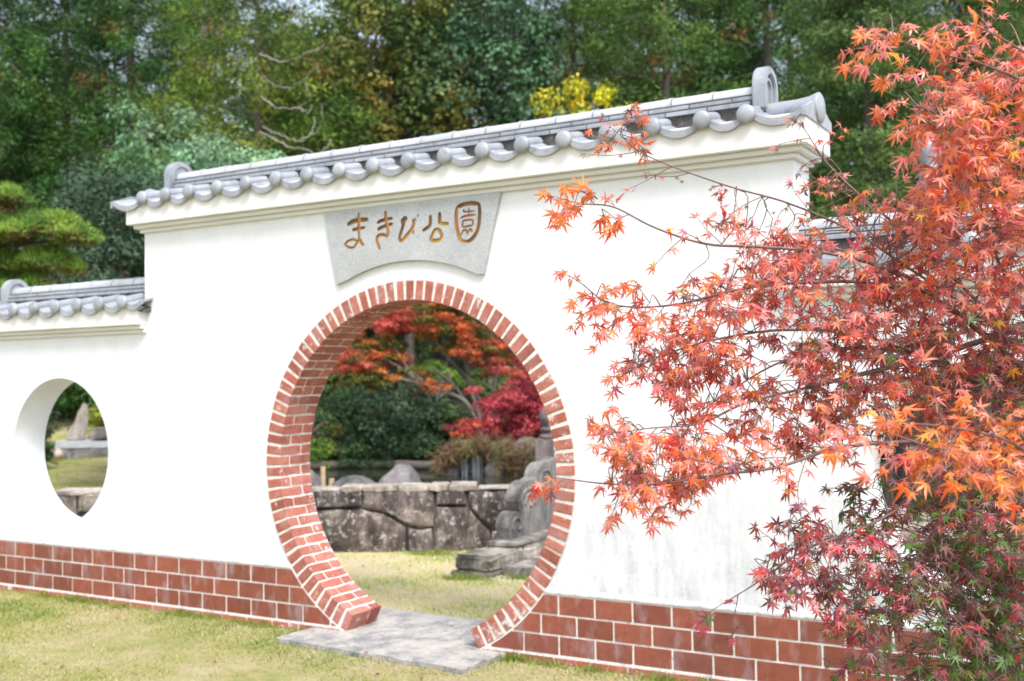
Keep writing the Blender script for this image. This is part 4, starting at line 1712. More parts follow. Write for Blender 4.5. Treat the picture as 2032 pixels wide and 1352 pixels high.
def put_tree(name, label, cat, proto, u, d, rz=0.0, sc=1.0, group=None, sz=None, bark=None, zb=None, cache={}):
    """place a copy of a prototype (trunk tubes, crown mesh) at pixel column u, d metres deep"""
    tb, crown = proto
    key = id(tb)
    if key not in cache:
        VV, FF, off = [], [], 0
        for V, F in tb:
            VV.append(V)
            FF += [tuple(i + off for i in f) for f in F]
            off += len(V)
        me = mesh_from('trunk', np.concatenate(VV), FF)
        me.materials.append(bark or M['bark'])
        cache[key] = me
    p = at(u, 748, d)
    z = float(terrain_z(np.array([[p[0], p[1]]]))[0]) if zb is None else zb
    t = thing(name, label, cat, (p[0], p[1], z), rz, group)
    s = (sc, sc, sz or sc)
    link('trunk', cache[key], None, t, scale=s)
    link('crown', crown, None, t, scale=s)
    return t


DG = [(0.028, 0.074, 0.018), (0.042, 0.11, 0.024), (0.056, 0.13, 0.028)]
CED = [(0.036, 0.10, 0.022), (0.052, 0.135, 0.03), (0.075, 0.155, 0.034), (0.026, 0.065, 0.018)]
PIN = [(0.10, 0.18, 0.03), (0.15, 0.22, 0.034), (0.21, 0.26, 0.04), (0.055, 0.12, 0.024), (0.10, 0.14, 0.03)]
TEA = [(0.06, 0.13, 0.065), (0.085, 0.17, 0.085), (0.045, 0.10, 0.05)]
YGR = [(0.13, 0.20, 0.045), (0.17, 0.23, 0.05), (0.09, 0.15, 0.04)]
OLI = [(0.10, 0.13, 0.03), (0.16, 0.17, 0.035), (0.07, 0.11, 0.03), (0.21, 0.17, 0.035)]

cedar = conifer(11, 20, 3.0, 1.0, 330, CED, size=0.15, per=80, aspect=0.24, droop=0.42, brown=0.05, tuft=0.50)
cedar_b = conifer(12, 19, 2.7, 1.0, 300, CED + DG, size=0.15, per=80, aspect=0.24, droop=0.40, brown=0.04, tuft=0.50)
pine = conifer(13, 15, 3.3, 3.0, 150, PIN, size=0.17, per=110, droop=-0.05, aspect=0.2, tuft=0.62, brown=0.03, topk=0.5)
redpine = conifer(14, 18, 3.3, 3.5, 170, [(0.075, 0.14, 0.03), (0.10, 0.18, 0.034), (0.055, 0.11, 0.026)], size=0.17, per=100, droop=-0.02, aspect=0.2, tuft=0.62, brown=0.08, topk=0.5)
oak = broadleaf(21, 16, 3.0, 13, 240, 0.75, 115, 0.17, DG + [(0.06, 0.10, 0.025)], cj=0.22)
tealtree = broadleaf(22, 16, 2.5, 13, 230, 0.7, 120, 0.15, TEA)
olive = broadleaf(23, 14, 2.3, 11, 190, 0.62, 110, 0.15, OLI, cj=0.25)
bushy = broadleaf(24, 6, 2.1, 5.2, 130, 0.55, 110, 0.12, YGR, cj=0.2)
tealbush = broadleaf(25, 6, 2.1, 5.4, 130, 0.55, 110, 0.12, TEA)
yellow = broadleaf(26, 6, 1.15, 4.6, 85, 0.34, 110, 0.085, [(0.62, 0.50, 0.02), (0.50, 0.44, 0.03), (0.70, 0.55, 0.03), (0.36, 0.36, 0.03)], aspect=0.7)
lightcedar = conifer(15, 15, 2.3, 0.5, 330, [(0.10, 0.17, 0.045), (0.13, 0.20, 0.05), (0.08, 0.14, 0.04)], size=0.13, per=80, aspect=0.24, droop=0.15, tuft=0.42)

F1 = 'dark cedars at the left edge of the wood'
put_tree('cedar_tree', 'dark cedar with rusty sprays at the far left edge of the photo', 'tree', cedar, -20, 33, 0.3, 1.0, F1)
put_tree('cedar_tree', 'dark cedar rising straight above the cloud pruned pine', 'tree', cedar_b, 130, 35, 1.4, 1.0, F1)
put_tree('cedar_tree', 'dark cedar behind the left side of the rounded evergreen', 'tree', cedar, 262, 34, 2.6, 0.98, F1)
put_tree('pine_tree', 'olive green pine with bare curved branches above the rounded evergreen', 'tree', pine, 515, 31, 0.4, 1.02)
put_tree('broadleaf_tree', 'very dark leafy tree just right of the olive pine', 'tree', oak, 735, 38, 0.9, 1.0)
put_tree('broadleaf_tree', 'olive tree with orange leaf tips above the gate roof middle', 'tree', olive, 815, 33, 0.3, 1.12)
put_tree('broadleaf_tree', 'tall blue green leafy tree left of the yellow tree', 'tree', tealtree, 975, 33, 1.9, 1.0)
put_tree('broadleaf_tree', 'small blue green tree in front of the very dark leafy tree', 'tree', tealbush, 722, 36, 0.5, 0.95, None, 1.66)
put_tree('broadleaf_tree', 'light yellow green bush tree touching the gate roof line', 'tree', bushy, 825, 35, 2.2, 0.80, None, 1.42)
put_tree('broadleaf_tree', 'small olive tree behind the light yellow green bush', 'tree', olive, 870, 37.5, 2.9, 0.72, None, 0.78)
put_tree('yellow_tree', 'small bright yellow tree glowing behind the gate roof', 'tree', yellow, 1158, 27, 0.2, 1.15, None, 1.38)
put_tree('pine_tree', 'dark red pine right above the bright yellow tree', 'tree', redpine, 1150, 36, 2.4, 1.0, 'red pines behind the right half of the gate')
put_tree('pine_tree', 'dark red pine above the last bay of the gate roof', 'tree', redpine, 1330, 32, 0.6, 0.95, 'red pines behind the right half of the gate')
put_tree('cedar_tree', 'dark cedar directly behind the right roof ornament', 'tree', cedar_b, 1540, 33, 3.6, 1.0)
put_tree('cedar_tree', 'lighter green cedar between the gate end and the maple top', 'tree', lightcedar, 1735, 26, 1.1, 1.0)
put_tree('cedar_tree', 'light green cedar mostly hidden behind the maple top', 'tree', lightcedar, 1935, 27, 2.7, 1.02)
put_tree('cedar_tree', 'light green cedar at the far right edge of the photo', 'tree', lightcedar, 2110, 29, 4.0, 1.0)
# the wood behind them
back = [cedar_b, oak, redpine, cedar, oak, olive, cedar_b, redpine, oak, cedar_b, tealtree, cedar, oak]
where = ['in the far top left corner, deep in the wood', 'deep in the wood behind the pruned pine', 'deep in the wood over the left roof end', 'deep in the wood left of the olive pine',
         'deep in the wood right behind the olive pine', 'deep in the wood right of the olive pine top', 'deep in the wood above the middle of the gate roof', 'deep in the wood just left of the yellow tree',
         'deep in the wood over the yellow tree', 'deep in the wood above the last roof bays', 'deep in the wood above the right roof ornament', 'deep in the wood behind the maple top', 'in the far top right corner, deep in the wood']
for i, u in enumerate(np.linspace(-150, 2180, 13)):
    t = put_tree('forest_tree', 'dark tree ' + where[i], 'tree', back[i], float(u) + R.uniform(-30, 30), 44 + R.uniform(-2, 3), R.uniform(0, 6), 1.0, 'dark trees filling the wood')
far = bpy.data.objects.new('distant_wood', None)
C.objects.link(far)
tag(far, 'last dark row of the wood closing off the view', None, None, 'stuff')
for i, u in enumerate(np.linspace(-250, 2300, 10)):
    t = put_tree('crown_row', None, None, back[(i * 5 + 3) % 13], float(u) + R.uniform(-60, 60), 56 + R.uniform(-3, 3), R.uniform(0, 6), 0.95)
    t.parent = far

# bare curved branches of the olive pine
tubes = []
for pts in ([(517, 150), (545, 168), (580, 172), (612, 150), (632, 130)], [(517, 190), (550, 214), (590, 214), (615, 195), (606, 165)], [(520, 250), (560, 270), (600, 278), (622, 255), (624, 232)], [(519, 262), (570, 292), (605, 295), (628, 305), (650, 292), (656, 276)], [(517, 110), (560, 122), (610, 105), (645, 90)], [(600, 278), (628, 262), (640, 235), (636, 205)], [(590, 214), (608, 222), (622, 210)]):
    d = 28.2
    P = smooth_path([at(a, b, d + R.uniform(-.4, .4)) for a, b in pts], 6)
    P = P + rng.normal(0, 0.02, P.shape)
    tubes.append(tube_arrays(P, np.linspace(0.022, 0.007, len(P)), 5))
pt = [o for o in bpy.data.objects if o.get('label', '').startswith('olive green pine')][0]
o = join_tubes('bare_branch', tubes, M['palebark'], None)
o.parent = pt
o.matrix_parent_inverse = (Matrix.Translation(pt.location) @ Euler(pt.rotation_euler).to_matrix().to_4x4()).inverted()

# ---- rounded evergreen left of the gate, behind its roof
round_p = broadleaf(31, 6.42, 2.2, 4.8, 330, 0.38, 190, 0.105, [(0.17, 0.29, 0.16), (0.22, 0.35, 0.20), (0.13, 0.23, 0.12)], aspect=0.42, power=0.22, cj=0.2, squash=0.8)
put_tree('evergreen_tree', 'broad rounded grey green evergreen behind the left end of the gate roof', 'tree', round_p, 405, 20, 0.5, 0.98, None, 1.0, zb=-0.1)
dk = broadleaf(32, 5.2, 1.3, 3.4, 130, 0.40, 150, 0.10, [(0.045, 0.085, 0.05), (0.06, 0.11, 0.06), (0.035, 0.065, 0.035)], aspect=0.45, power=0.25)
put_tree('evergreen_tree', 'dark evergreen bush between the pruned pine and the gate wall', 'tree', dk, 235, 17.5, 0.5, 0.9, None, 0.98, zb=-0.1)

# ---- cloud pruned pine
def niwaki():
    g = np.random.default_rng(44)
    d = 14.0
    s = d / FPX
    pads = [(5, 395, 70, 62), (95, 462, 175, 95), (-30, 470, 190, 110), (85, 530, 160, 80), (-10, 530, 130, 74), (30, 575, 150, 50), (150, 475, 70, 50), (-90, 420, 120, 90)]
    base = at(-60, 748, d + 0.2)
    base[2] = 0.0
    t = thing('pruned_pine', 'bright green cloud pruned pine with flat needle pads above the left side wall', 'tree', base)
    for k, (u, v, w, h) in enumerate(pads):
        c = at(u, v, d + g.uniform(-0.3, 0.3)) - base
        nt_ = max(6, int(w * h / 420))
        tc = []
        for _ in range(nt_):
            a_, r_ = g.random() * 2 * math.pi, math.sqrt(g.random())
            hx, hy = math.cos(a_) * r_, math.sin(a_) * r_
            tc.append((hx * w * s / 2 * 0.86, hy * w * s / 2 * 0.86, (1 - r_ * r_) * h * s * 0.34 - 0.12 * h * s + g.normal(0, 0.03)))
        tc = np.array(tc)
        per = 420
        idx = np.repeat(np.arange(nt_), per)
        n = len(idx)
        dd = unit(g.normal(0, 1, (n, 3)))
        dd[:, 2] = np.where(g.random(n) < 0.85, np.abs(dd[:, 2]), dd[:, 2] * 0.6)
        tr_ = (0.15 + 0.10 * g.random(nt_))[idx]
        P = c + tc[idx] + dd * (tr_ * (0.35 + 0.65 * g.random(n)))[:, None] * np.array([1, 1, 0.8])
        T = unit(dd + g.normal(0, 0.25, (n, 3)) + np.array([0, 0, 0.55]))
        N = unit(g.normal(0, 1, (n, 3)))
        L = 0.095 * (0.7 + 0.6 * g.random(n))
        tcol = pal([(0.15, 0.27, 0.04), (0.22, 0.35, 0.055), (0.10, 0.19, 0.035)], nt_, g, 0.15)
        col = tcol[idx] * (1 + g.normal(0, 0.18, (n, 1)))
        bmk = (dd[:, 2] < 0.1) & (g.random(n) < 0.6)
        col[bmk] = np.array([0.15, 0.095, 0.045]) * (1 + g.normal(0, 0.2, (bmk.sum(), 1)))
        me = leaf_cards('needle_pad', P, N, T, L, np.full(n, 0.010), np.clip(col, 0.01, 0.8), M['foliage'])
        link('needle_pad', me, None, t)
    tubes = []
    tr = smooth_path([np.array([0, 0, -0.3]), np.array([0.1, 0, 0.9]), at(-70, 560, d) - base, at(-30, 460, d) - base, at(-10, 400, d) - base], 6)
    tubes.append(tube_arrays(tr, np.linspace(0.14, 0.03, len(tr)), 8))
    for (a, b) in (((-60, 478), (140, 475)), ((-60, 560), (110, 555)), ((-70, 545), (40, 590)), ((0, 479), (60, 455))):
        q0_, q1_ = at(a[0], a[1], d) - base, at(b[0], b[1], d) - base
        Q = smooth_path([q0_, (q0_ + q1_) / 2 + np.array([0, 0, -0.05]), q1_], 5)
        tubes.append(tube_arrays(Q, np.linspace(0.045, 0.012, len(Q)), 6))
    join_tubes('trunk', tubes, M['bark'], t)


niwaki()

# ================================================================== across the pond
def shrub(name, label, u, vtop, wpx, d, palette, size=0.07, seed=1, zb=None, n=90, aspect=0.5, group=None, cat='shrub', vbot=None):
    s = d / FPX
    p = at(u, 748, d)
    z = float(terrain_z(np.array([[p[0], p[1]]]))[0]) if zb is None else zb
    top = at(u, vtop, d)[2]
    h = top - z
    rx = wpx * s / 2
    per = 120
    proto = broadleaf(seed, h, rx * 0.86, h * 0.98, n, max(0.16, rx * 0.28), per, size, palette, aspect=aspect, power=0.3, squash=0.8, trunk_r=0.05)
    return put_tree(name, label, cat, proto, u, d, 0, 1.0, group, zb=z)


GRN = [(0.045, 0.09, 0.03), (0.06, 0.12, 0.035), (0.035, 0.065, 0.025)]
DKG = [(0.022, 0.05, 0.024), (0.035, 0.07, 0.034), (0.02, 0.036, 0.018)]
LGR = [(0.15, 0.26, 0.04), (0.20, 0.30, 0.05), (0.10, 0.18, 0.03)]
shrub('shrub', 'dark glossy evergreen shrub overhanging the pond seen in the middle of the moon gate', 780, 752, 250, 24.3, DKG + [(0.05, 0.09, 0.05)], 0.075, 51, n=95)
shrub('shrub', 'dark green shrub left of the dark glossy evergreen across the pond', 665, 770, 120, 24.5, GRN, 0.07, 52)
shrub('shrub', 'bright green low plant at the water edge beside the ring bricks', 632, 868, 66, 23.7, LGR, 0.07, 53, n=40)
shrub('shrub', 'dry olive bush low on the far bank', 652, 838, 90, 24.0, OLI, 0.06, 54, n=60)
shrub('shrub', 'dark green bush under the crimson maple beside the waterfall', 880, 800, 110, 24.4, GRN, 0.07, 55, n=90)
shrub('shrub', 'bright lime green bush far behind the maple trunks', 855, 725, 120, 33, LGR, 0.10, 56, n=90)
shrub('shrub', 'green hedge bush behind the crimson maple', 1010, 735, 190, 34, [(0.12, 0.19, 0.06), (0.16, 0.24, 0.08)], 0.10, 57, n=110)
shrub('shrub', 'mid green bush at upper left of the moon gate view', 690, 690, 170, 30, GRN + OLI, 0.09, 58, n=120)
for k, (u, vt, w, wh) in enumerate(((700, 872, 70, 'leftmost of the four, under the dark green shrub'), (760, 880, 80, 'second from the left'), (820, 876, 70, 'third from the left'), (850, 872, 60, 'rightmost, beside the reeds'))):
    shrub('bank_plant', 'low dark plant on the far bank, ' + wh, u, vt, w, 23.6 + 0.1 * k, GRN + DKG, 0.055, 60 + k, n=34, group='low plants along the far bank', cat='plant')


def small_maple(name, label, u, d, vbase, clumps, palette, seed, stems, leaf=0.065, per=110, bark=None):
    """maple across the water: spreading flat sprays of leaves on several leaning stems"""
    g = np.random.default_rng(seed)
    p = at(u, vbase, d)
    z = float(terrain_z(np.array([[p[0], p[1]]]))[0])
    base = np.array([p[0], p[1], z])
    t = thing(name, label, 'tree', base)
    cl, cc, rr = [], [], []
    for (cu, cv, w, h, n, pal_) in clumps:
        for _ in range(n):
            a, b = g.normal(0, 0.42, 2)
            a, b = np.clip(a, -1, 1), np.clip(b, -1, 1)
            q = at(cu + a * w / 2, cv + b * h / 2, d + g.uniform(-1.2, 1.2)) - base
            cl.append(q)
            cc.append(np.array(pal_[g.integers(0, len(pal_))]) * (1 + g.normal(0, 0.12)))
            rr.append(g.uniform(0.16, 0.34))
    cl, cc, rr = np.array(cl), np.array(cc), np.array(rr)
    P, N, T, L, W, col = clump_leaves(g, cl, rr, per, leaf, cc, 0.55, squash=0.42, shell=0.2, cj=0.16)
    me = leaf_cards('crown', P, N, T, L, W, col, M['foliage'])
    link('crown', me, None, t)
    tubes = []
    for st in stems:
        Q = smooth_path([at(a, b, d + dd) - base for a, b, dd in st], 6)
        Q[0][2] = min(Q[0][2], -0.1)
        tubes.append(tube_arrays(Q, np.linspace(0.075, 0.018, len(Q)), 6))
        e = Q[-1]
        near = np.argsort(np.linalg.norm(cl - e, axis=1))[:14]
        for i in near[::2]:
            b = Q[int(len(Q) * 0.7)]
            S = smooth_path([b, (b + cl[i]) / 2 + g.normal(0, 0.06, 3), cl[i]], 3)
            tubes.append(tube_arrays(S, np.linspace(0.022, 0.006, len(S)), 4))
    join_tubes('trunk', tubes, bark or M['palebark'], t)
    return t


ORA = [(0.58, 0.12, 0.035), (0.55, 0.16, 0.04), (0.45, 0.09, 0.04)]
PNK = [(0.60, 0.11, 0.09), (0.52, 0.09, 0.07), (0.62, 0.16, 0.11)]
OLG = [(0.12, 0.13, 0.025), (0.18, 0.14, 0.03), (0.09, 0.11, 0.025), (0.30, 0.13, 0.03)]
CRI = [(0.40, 0.05, 0.07), (0.32, 0.04, 0.06), (0.46, 0.075, 0.085), (0.24, 0.035, 0.05)]
small_maple('maple_tree', 'spreading maple turning orange and olive across the pond in the moon gate', 950, 25.5, 885,
            [(790, 640, 150, 70, 46, PNK), (700, 715, 130, 60, 34, PNK), (840, 640, 150, 90, 44, OLG + ORA), (760, 700, 160, 90, 40, ORA + OLG), (940, 650, 170, 100, 50, OLG + ORA), (1000, 700, 160, 110, 44, OLG + PNK), (720, 760, 150, 50, 22, OLG), (790, 755, 160, 60, 28, ORA + OLG), (930, 700, 150, 80, 36, ORA + OLG), (860, 780, 70, 50, 12, ORA), (850, 600, 260, 60, 44, OLG + ORA), (1050, 640, 160, 100, 40, ORA + PNK), (900, 560, 360, 90, 60, OLG + ORA), (660, 650, 140, 80, 24, OLG + ORA)],
            None, 71,
            [[(955, 885, 0), (940, 830, 0), (905, 770, -.2), (860, 730, -.3)], [(958, 885, .1), (950, 820, 0), (930, 760, .2), (935, 690, .2)], [(962, 885, 0), (975, 810, 0), (985, 740, .3), (1000, 660, .4)],
             [(955, 880, 0), (925, 800, -.4), (860, 770, -.8), (790, 730, -1.0)], [(962, 884, 0), (1000, 800, .2), (1040, 740, .3), (1060, 660, .4)], [(957, 880, .2), (945, 780, .5), (880, 700, .8), (830, 630, .8)]])
small_maple('maple_tree', 'crimson red maple hanging low over the waterfall behind the bridge post', 1085, 23.3, 880,
            [(1020, 800, 160, 80, 60, CRI), (960, 855, 130, 50, 44, CRI + ORA[:1]), (1030, 850, 150, 60, 54, CRI), (1070, 770, 110, 90, 44, CRI), (1090, 840, 120, 90, 44, CRI), (1070, 880, 110, 30, 22, CRI), (1050, 730, 120, 70, 22, CRI + PNK), (1140, 780, 130, 160, 40, CRI)],
            None, 72, [[(1090, 900, 0), (1075, 860, 0), (1050, 820, -.2), (1010, 800, -.3)], [(1095, 900, 0), (1090, 840, 0), (1085, 780, .1), (1075, 740, .1)], [(1090, 890, 0), (1050, 870, -.2), (990, 858, -.4)]], bark=M['bark'])
small_maple('maple_tree', 'dull red maple glimpsed low behind the left side wall', 170, 24, 800, [(170, 545, 70, 30, 10, CRI), (60, 560, 90, 30, 8, CRI), (130, 580, 180, 60, 20, OLG)], None, 73, [[(30, 760, 0), (40, 640, 0), (90, 560, 0)]], bark=M['bark'])

# ---- waterfall mound of rocks and dry reeds
mound = thing('waterfall_mound', 'rocky mound with dry brown reeds and a small waterfall', 'waterfall', gnd(960, 945, -0.2))
mb = np.array(mound.location)


def mound_rock(u, v, d, w, h, seed):
    o = boulder('rock', None, u, v, d, w, h, 0, seed, cat=None)
    o.location = o.location - mound.location
    o.parent = mound


for k, (u, v, d, w, h) in enumerate(((900, 915, 21.8, 60, 70), (1000, 915, 21.9, 70, 90), (950, 888, 22.2, 110, 34), (1045, 912, 21.7, 80, 90), (935, 925, 22.3, 90, 60), (980, 935, 21.5, 40, 40), (1100, 905, 21.6, 90, 100), (888, 938, 21.6, 44, 34))):
    mound_rock(u, v, d, w, h, 80 + k)
gr = np.random.default_rng(90)
n = 7000
cu = gr.choice([888, 905, 930, 960, 990, 1020, 1045, 1070], n, p=[.16, .16, .1, .1, .12, .14, .12, .1]) + gr.normal(0, 12, n)
top = np.interp(cu, [870, 900, 960, 1050, 1100], [905, 884, 874, 878, 880]) + 7 * np.sin(cu * 0.13) + 4 * np.sin(cu * 0.31)
vv = top + gr.random(n) * np.where(cu > 975, 58, 30)
infall = (cu > 912) & (cu < 965)
vv = np.where(infall, top + gr.random(n) * 14, vv)
base = np.array([at(a, b, 21.6 + c) for a, b, c in zip(cu, vv, gr.uniform(-.35, .5, n))])
hang = np.stack([gr.normal(0, 0.6, n), gr.normal(0, 0.6, n) - 0.2, gr.normal(-0.25, 0.55, n)], 1)
L = gr.uniform(0.10, 0.34, n)
patch = (np.sin(cu * 0.09) + np.sin(cu * 0.23 + 1) + gr.normal(0, 0.5, n)) > 1.0
col = pal([(0.20, 0.13, 0.07), (0.29, 0.19, 0.10), (0.12, 0.07, 0.045), (0.16, 0.085, 0.05)], n, gr, 0.25)
col[patch] = pal([(0.13, 0.17, 0.04), (0.18, 0.20, 0.05)], int(patch.sum()), gr, 0.2)
me = leaf_cards('dry_reeds', base + unit(hang) * L[:, None] * 0.5 - mb, gr.normal(0, 1, (n, 3)), hang, L, np.full(n, 0.014), col, M['foliage'])
o = link('dry_reeds', me, None, mound)
tag(o, None, None, None, 'stuff')
bm = bmesh.new()
for (u, w) in ((917, 1.0), (922, 0.8), (925, 1.1), (939, 1.5), (944, 1.0), (949, 1.4), (955, 0.7), (978, 0.8)):
    a, b = at(u, 904, 21.35), at(u + 1, 946, 21.25)
    wd = w * 21.3 / FPX / 2
    cols_ = []
    for k in range(9):
        t = k / 8
        q = a + (b - a) * t - mb
        q[2] -= 0.02 * math.sin(t * 3)
        wk = wd * (0.7 + 0.5 * t) * R.uniform(0.8, 1.2)
        rt3 = RT * wk
        fw3 = FW * 0.02
        cols_.append([bm.verts.new(q + rt3), bm.verts.new(q - fw3), bm.verts.new(q - rt3), bm.verts.new(q + fw3)])
    for c0, c1 in zip(cols_, cols_[1:]):
        for k in range(4):
            bm.faces.new((c0[k], c0[(k + 1) % 4], c1[(k + 1) % 4], c1[k]))
bmobj('water_stream', bm, M['fall'], mound, smooth=True)

# dark log edging of the far bank
P = smooth_path([gnd(u, v, -0.12) for u, v in ((560, 930), (640, 924), (760, 922), (870, 926))], 8)
o = join_tubes('bank_edging', [tube_arrays(P, [0.10] * len(P), 8)], M['bark'], None)
tag(o, 'dark timber edging along the far bank of the pond', 'edging')

# ================================================================== through the left window: monument on the lawn
mz = 0.0
mon = thing('stone_monument', 'leaning pointed stone on a grey slab base seen through the left window', 'monument', gnd(165, 912, 0))
mb = np.array(mon.location)
dm = float((mb - CAM) @ FW)
ez = math.atan2(RT[1], RT[0])


def mpt(u, v, dd=0.0):
    return at(u, v, dm + dd) - mb


def mblock(name, u0, u1, v0, v1, dy, m, bev=0.015, jit=0.006):
    a, b = mpt(u0, v1), mpt(u1, v0)
    w = np.linalg.norm((b - a)[:2])
    bm = bmesh.new()
    add_box(bm, 0, w, 0, dy, 0, b[2] - a[2])
    bmesh.ops.subdivide_edges(bm, edges=list(bm.edges), cuts=2, use_grid_fill=True)
    for v_ in bm.verts:
        v_.co += Vector((R.uniform(-1, 1), R.uniform(-1, 1), R.uniform(-1, 1))) * jit
    return bmobj(name, bm, m, mon, loc=a, rot=(0, 0, ez))


M['greyslab'] = make_noisy('smooth_blue_grey_stone', [(0.3, (0.30, 0.32, 0.35)), (0.7, (0.42, 0.44, 0.46))], 5, bstr=0.1)
for k, (u0, u1) in enumerate(((120, 160), (161, 193), (194, 232), (233, 280))):
    mblock('base_stone', u0, u1, 890, 914, 1.0, M['rock'], jit=0.02)
mblock('base_slab', 104, 300, 874, 890, 1.3, M['greyslab'], jit=0.002)
bm = bmesh.new()
prism(bm, [(-0.30, 0), (-0.27, 0.14), (-0.10, 0.40), (0.03, 0.68), (0.07, 0.84), (0.12, 0.86), (0.17, 0.80), (0.16, 0.4), (0.12, 0.0)], 'y', -0.16, 0.16)
bmesh.ops.bevel(bm, geom=list(bm.edges), offset=0.03, segments=2, affect='EDGES')
bmobj('pointed_stone', bm, M['palestone'], mon, loc=mpt(158, 874, 0.6), rot=(0, 0, ez + 0.5))
o = mblock('inscribed_stone', 196, 262, 790, 850, 0.2, M['palestone'], jit=0.004)
o.location += Vector((0, 0.3, 0))
mblock('dark_footing_stone', 178, 268, 850, 874, 0.6, M['rock'], jit=0.02)
boulder('boulder', 'pale low stone on the lawn left of the monument base', 110, 902, dm - 1.0, 40, 30, 0, 95, M['palestone'])
shrub('shrub', 'yellow green low bush behind the pointed stone', 205, 800, 90, dm + 2.5, [(0.30, 0.34, 0.05), (0.22, 0.27, 0.05)], 0.06, 96, n=50)
shrub('shrub', 'dark green bush at the left rim of the left window', 84, 830, 44, 22, GRN, 0.06, 97, n=30)
shrub('shrub', 'green shrub above the pointed stone', 178, 768, 90, 34, GRN + LGR, 0.09, 98, n=50)
# paved path strip and rough retaining stones further up
pz = 0.9
a, b = at(70, 822, 38), at(330, 812, 38)
bm = bmesh.new()
prism(bm, [(a[0], a[1]), (b[0], b[1]), (b[0] - 1.0, b[1] + 1.9), (a[0] - 1.0, a[1] + 1.9)], 'z', float(a[2]) - 1.2, float(a[2]) + 0.03)
o = bmobj('garden_path', bm, M['greyslab'])
tag(o, 'grey paved garden path crossing the far lawn', None, None, 'structure')
for k, (u, v, w, h, mm) in enumerate(((120, 785, 60, 24, 'palestone'), (165, 783, 50, 22, 'rock'), (205, 785, 50, 26, 'palestone'), (90, 788, 50, 20, 'rock'), (145, 770, 60, 22, 'rock'), (190, 768, 50, 22, 'rock'))):
    boulder('boulder', 'rough stone banked above the garden path, ' + ['second from left in the lower row', 'third from left in the lower row', 'rightmost in the lower row', 'leftmost in the lower row', 'left one of the upper row', 'right one of the upper row'][k], u, v, 41 + 0.2 * k, w, h, 0, 110 + k, M[mm], grp='rough stones banked above the garden path')

# ================================================================== behind the right side
# dark timber hut seen through the right round window
hb = at(1830, 940, 14.0)
hut = thing('timber_hut', 'dark plank hut with a pale beam seen through the right window', 'hut', (hb[0], hb[1], 0), rad(18))
for k in range(17):
    bm = bmesh.new()
    add_box(bm, -1.6 + k * 0.19, -1.6 + k * 0.19 + 0.178, -0.012 + R.uniform(-.004, .004), 0.02, -0.1, 1.85)
    bmobj('plank', bm, M['darkwood'], hut)
bm = bmesh.new()
add_box(bm, -1.7, 1.75, -0.10, -0.02, 0.66, 0.74)
bmobj('beam', bm, M['palestone'], hut)
bm = bmesh.new()
add_box(bm, -1.7, 1.75, 0.022, 1.6, -0.1, 1.84)
bmobj('hut_body', bm, M['darkwood'], hut)
bm = bmesh.new()
prism(bm, [(-0.35, 1.80), (0.8, 2.05), (1.9, 1.80), (1.9, 1.87), (0.8, 2.13), (-0.35, 1.87)], 'x', -1.9, 1.95)
bmobj('hut_roof', bm, M['rooftile'], hut)

# pavilion roof with a domed finial rising over the right side wall
pb = at(1858, 748, 11.0)
pav = thing('pavilion', 'small grey tiled pavilion with domed finial above the right side wall', 'pavilion', (pb[0], pb[1], 0))


def lathe(name, prof, m, parent, N=24, loc=(0, 0, 0), square=None):
    bm = bmesh.new()
    prev = None
    N = square or N
    for r, z in prof:
        row = [bm.verts.new((0, 0, z))] if r == 0 else [bm.verts.new((r * math.cos(2 * math.pi * i / N), r * math.sin(2 * math.pi * i / N), z)) for i in range(N)]
        if prev:
            for i in range(N):
                j = (i + 1) % N
                if len(prev) == 1 and len(row) == 1:
                    continue
                if len(prev) == 1:
                    bm.faces.new((prev[0], row[i], row[j]))
                elif len(row) == 1:
                    bm.faces.new((prev[i], prev[j], row[0]))
                else:
                    bm.faces.new((prev[i], prev[j], row[j], row[i]))
        prev = row
    return bmobj(name, bm, m, parent, smooth=square is None, loc=loc)


zt = float(at(1855, 262, 11.0)[2])
zf = float(at(1855, 420, 11.0)[2])
k = (zt - zf)
lathe('finial', [(0.0, zt), (0.06, zt - 0.01), (0.12, zt - 0.06), (0.145, zt - 0.14), (0.13, zt - 0.22), (0.085, zt - 0.30), (0.07, zt - 0.36), (0.11, zt - 0.39), (0.12, zt - 0.43), (0.10, zt - 0.46)], M['rooftile'], pav)
lathe('finial_base', [(0.10, zt - 0.46), (0.13, zt - 0.50), (0.17, zt - 0.62), (0.24, zt - 0.78), (0.26, zt - 0.82), (0.0, zt - 0.82)], M['rooftile'], pav, N=16)
lathe('roof', [(0.20, zt - 0.79), (0.5, zt - 1.0), (1.0, zt - 1.22), (1.5, zt - 1.34), (1.5, zt - 1.42), (0.0, zt - 1.42)], M['rooftile'], pav, square=6)
for i in range(6):
    a = 2 * math.pi * i / 6
    V, F = tube_arrays([(0.2 * math.cos(a), 0.2 * math.sin(a), zt - 0.78), (1.0 * math.cos(a), 1.0 * math.sin(a), zt - 1.19), (1.52 * math.cos(a), 1.52 * math.sin(a), zt - 1.31)], [0.045, 0.045, 0.05], 8)
    link('hip_ridge', mesh_from('hip_ridge', V, F), M['rooftile'], pav)
    V, F = tube_arrays([(1.15 * math.cos(a), 1.15 * math.sin(a), -0.3), (1.15 * math.cos(a), 1.15 * math.sin(a), zt - 1.40)], [0.06, 0.06], 10)
    link('pillar', mesh_from('pillar', V, F), M['darkwood'], pav)


# ================================================================== the red maple in front
mg = np.random.default_rng(2024)
TB = np.array(at(2190, 748, 3.55)); TB[2] = 0.0
maple = thing('japanese_maple', 'red and orange Japanese maple reaching in from the right in front of the wall', 'maple tree', TB)


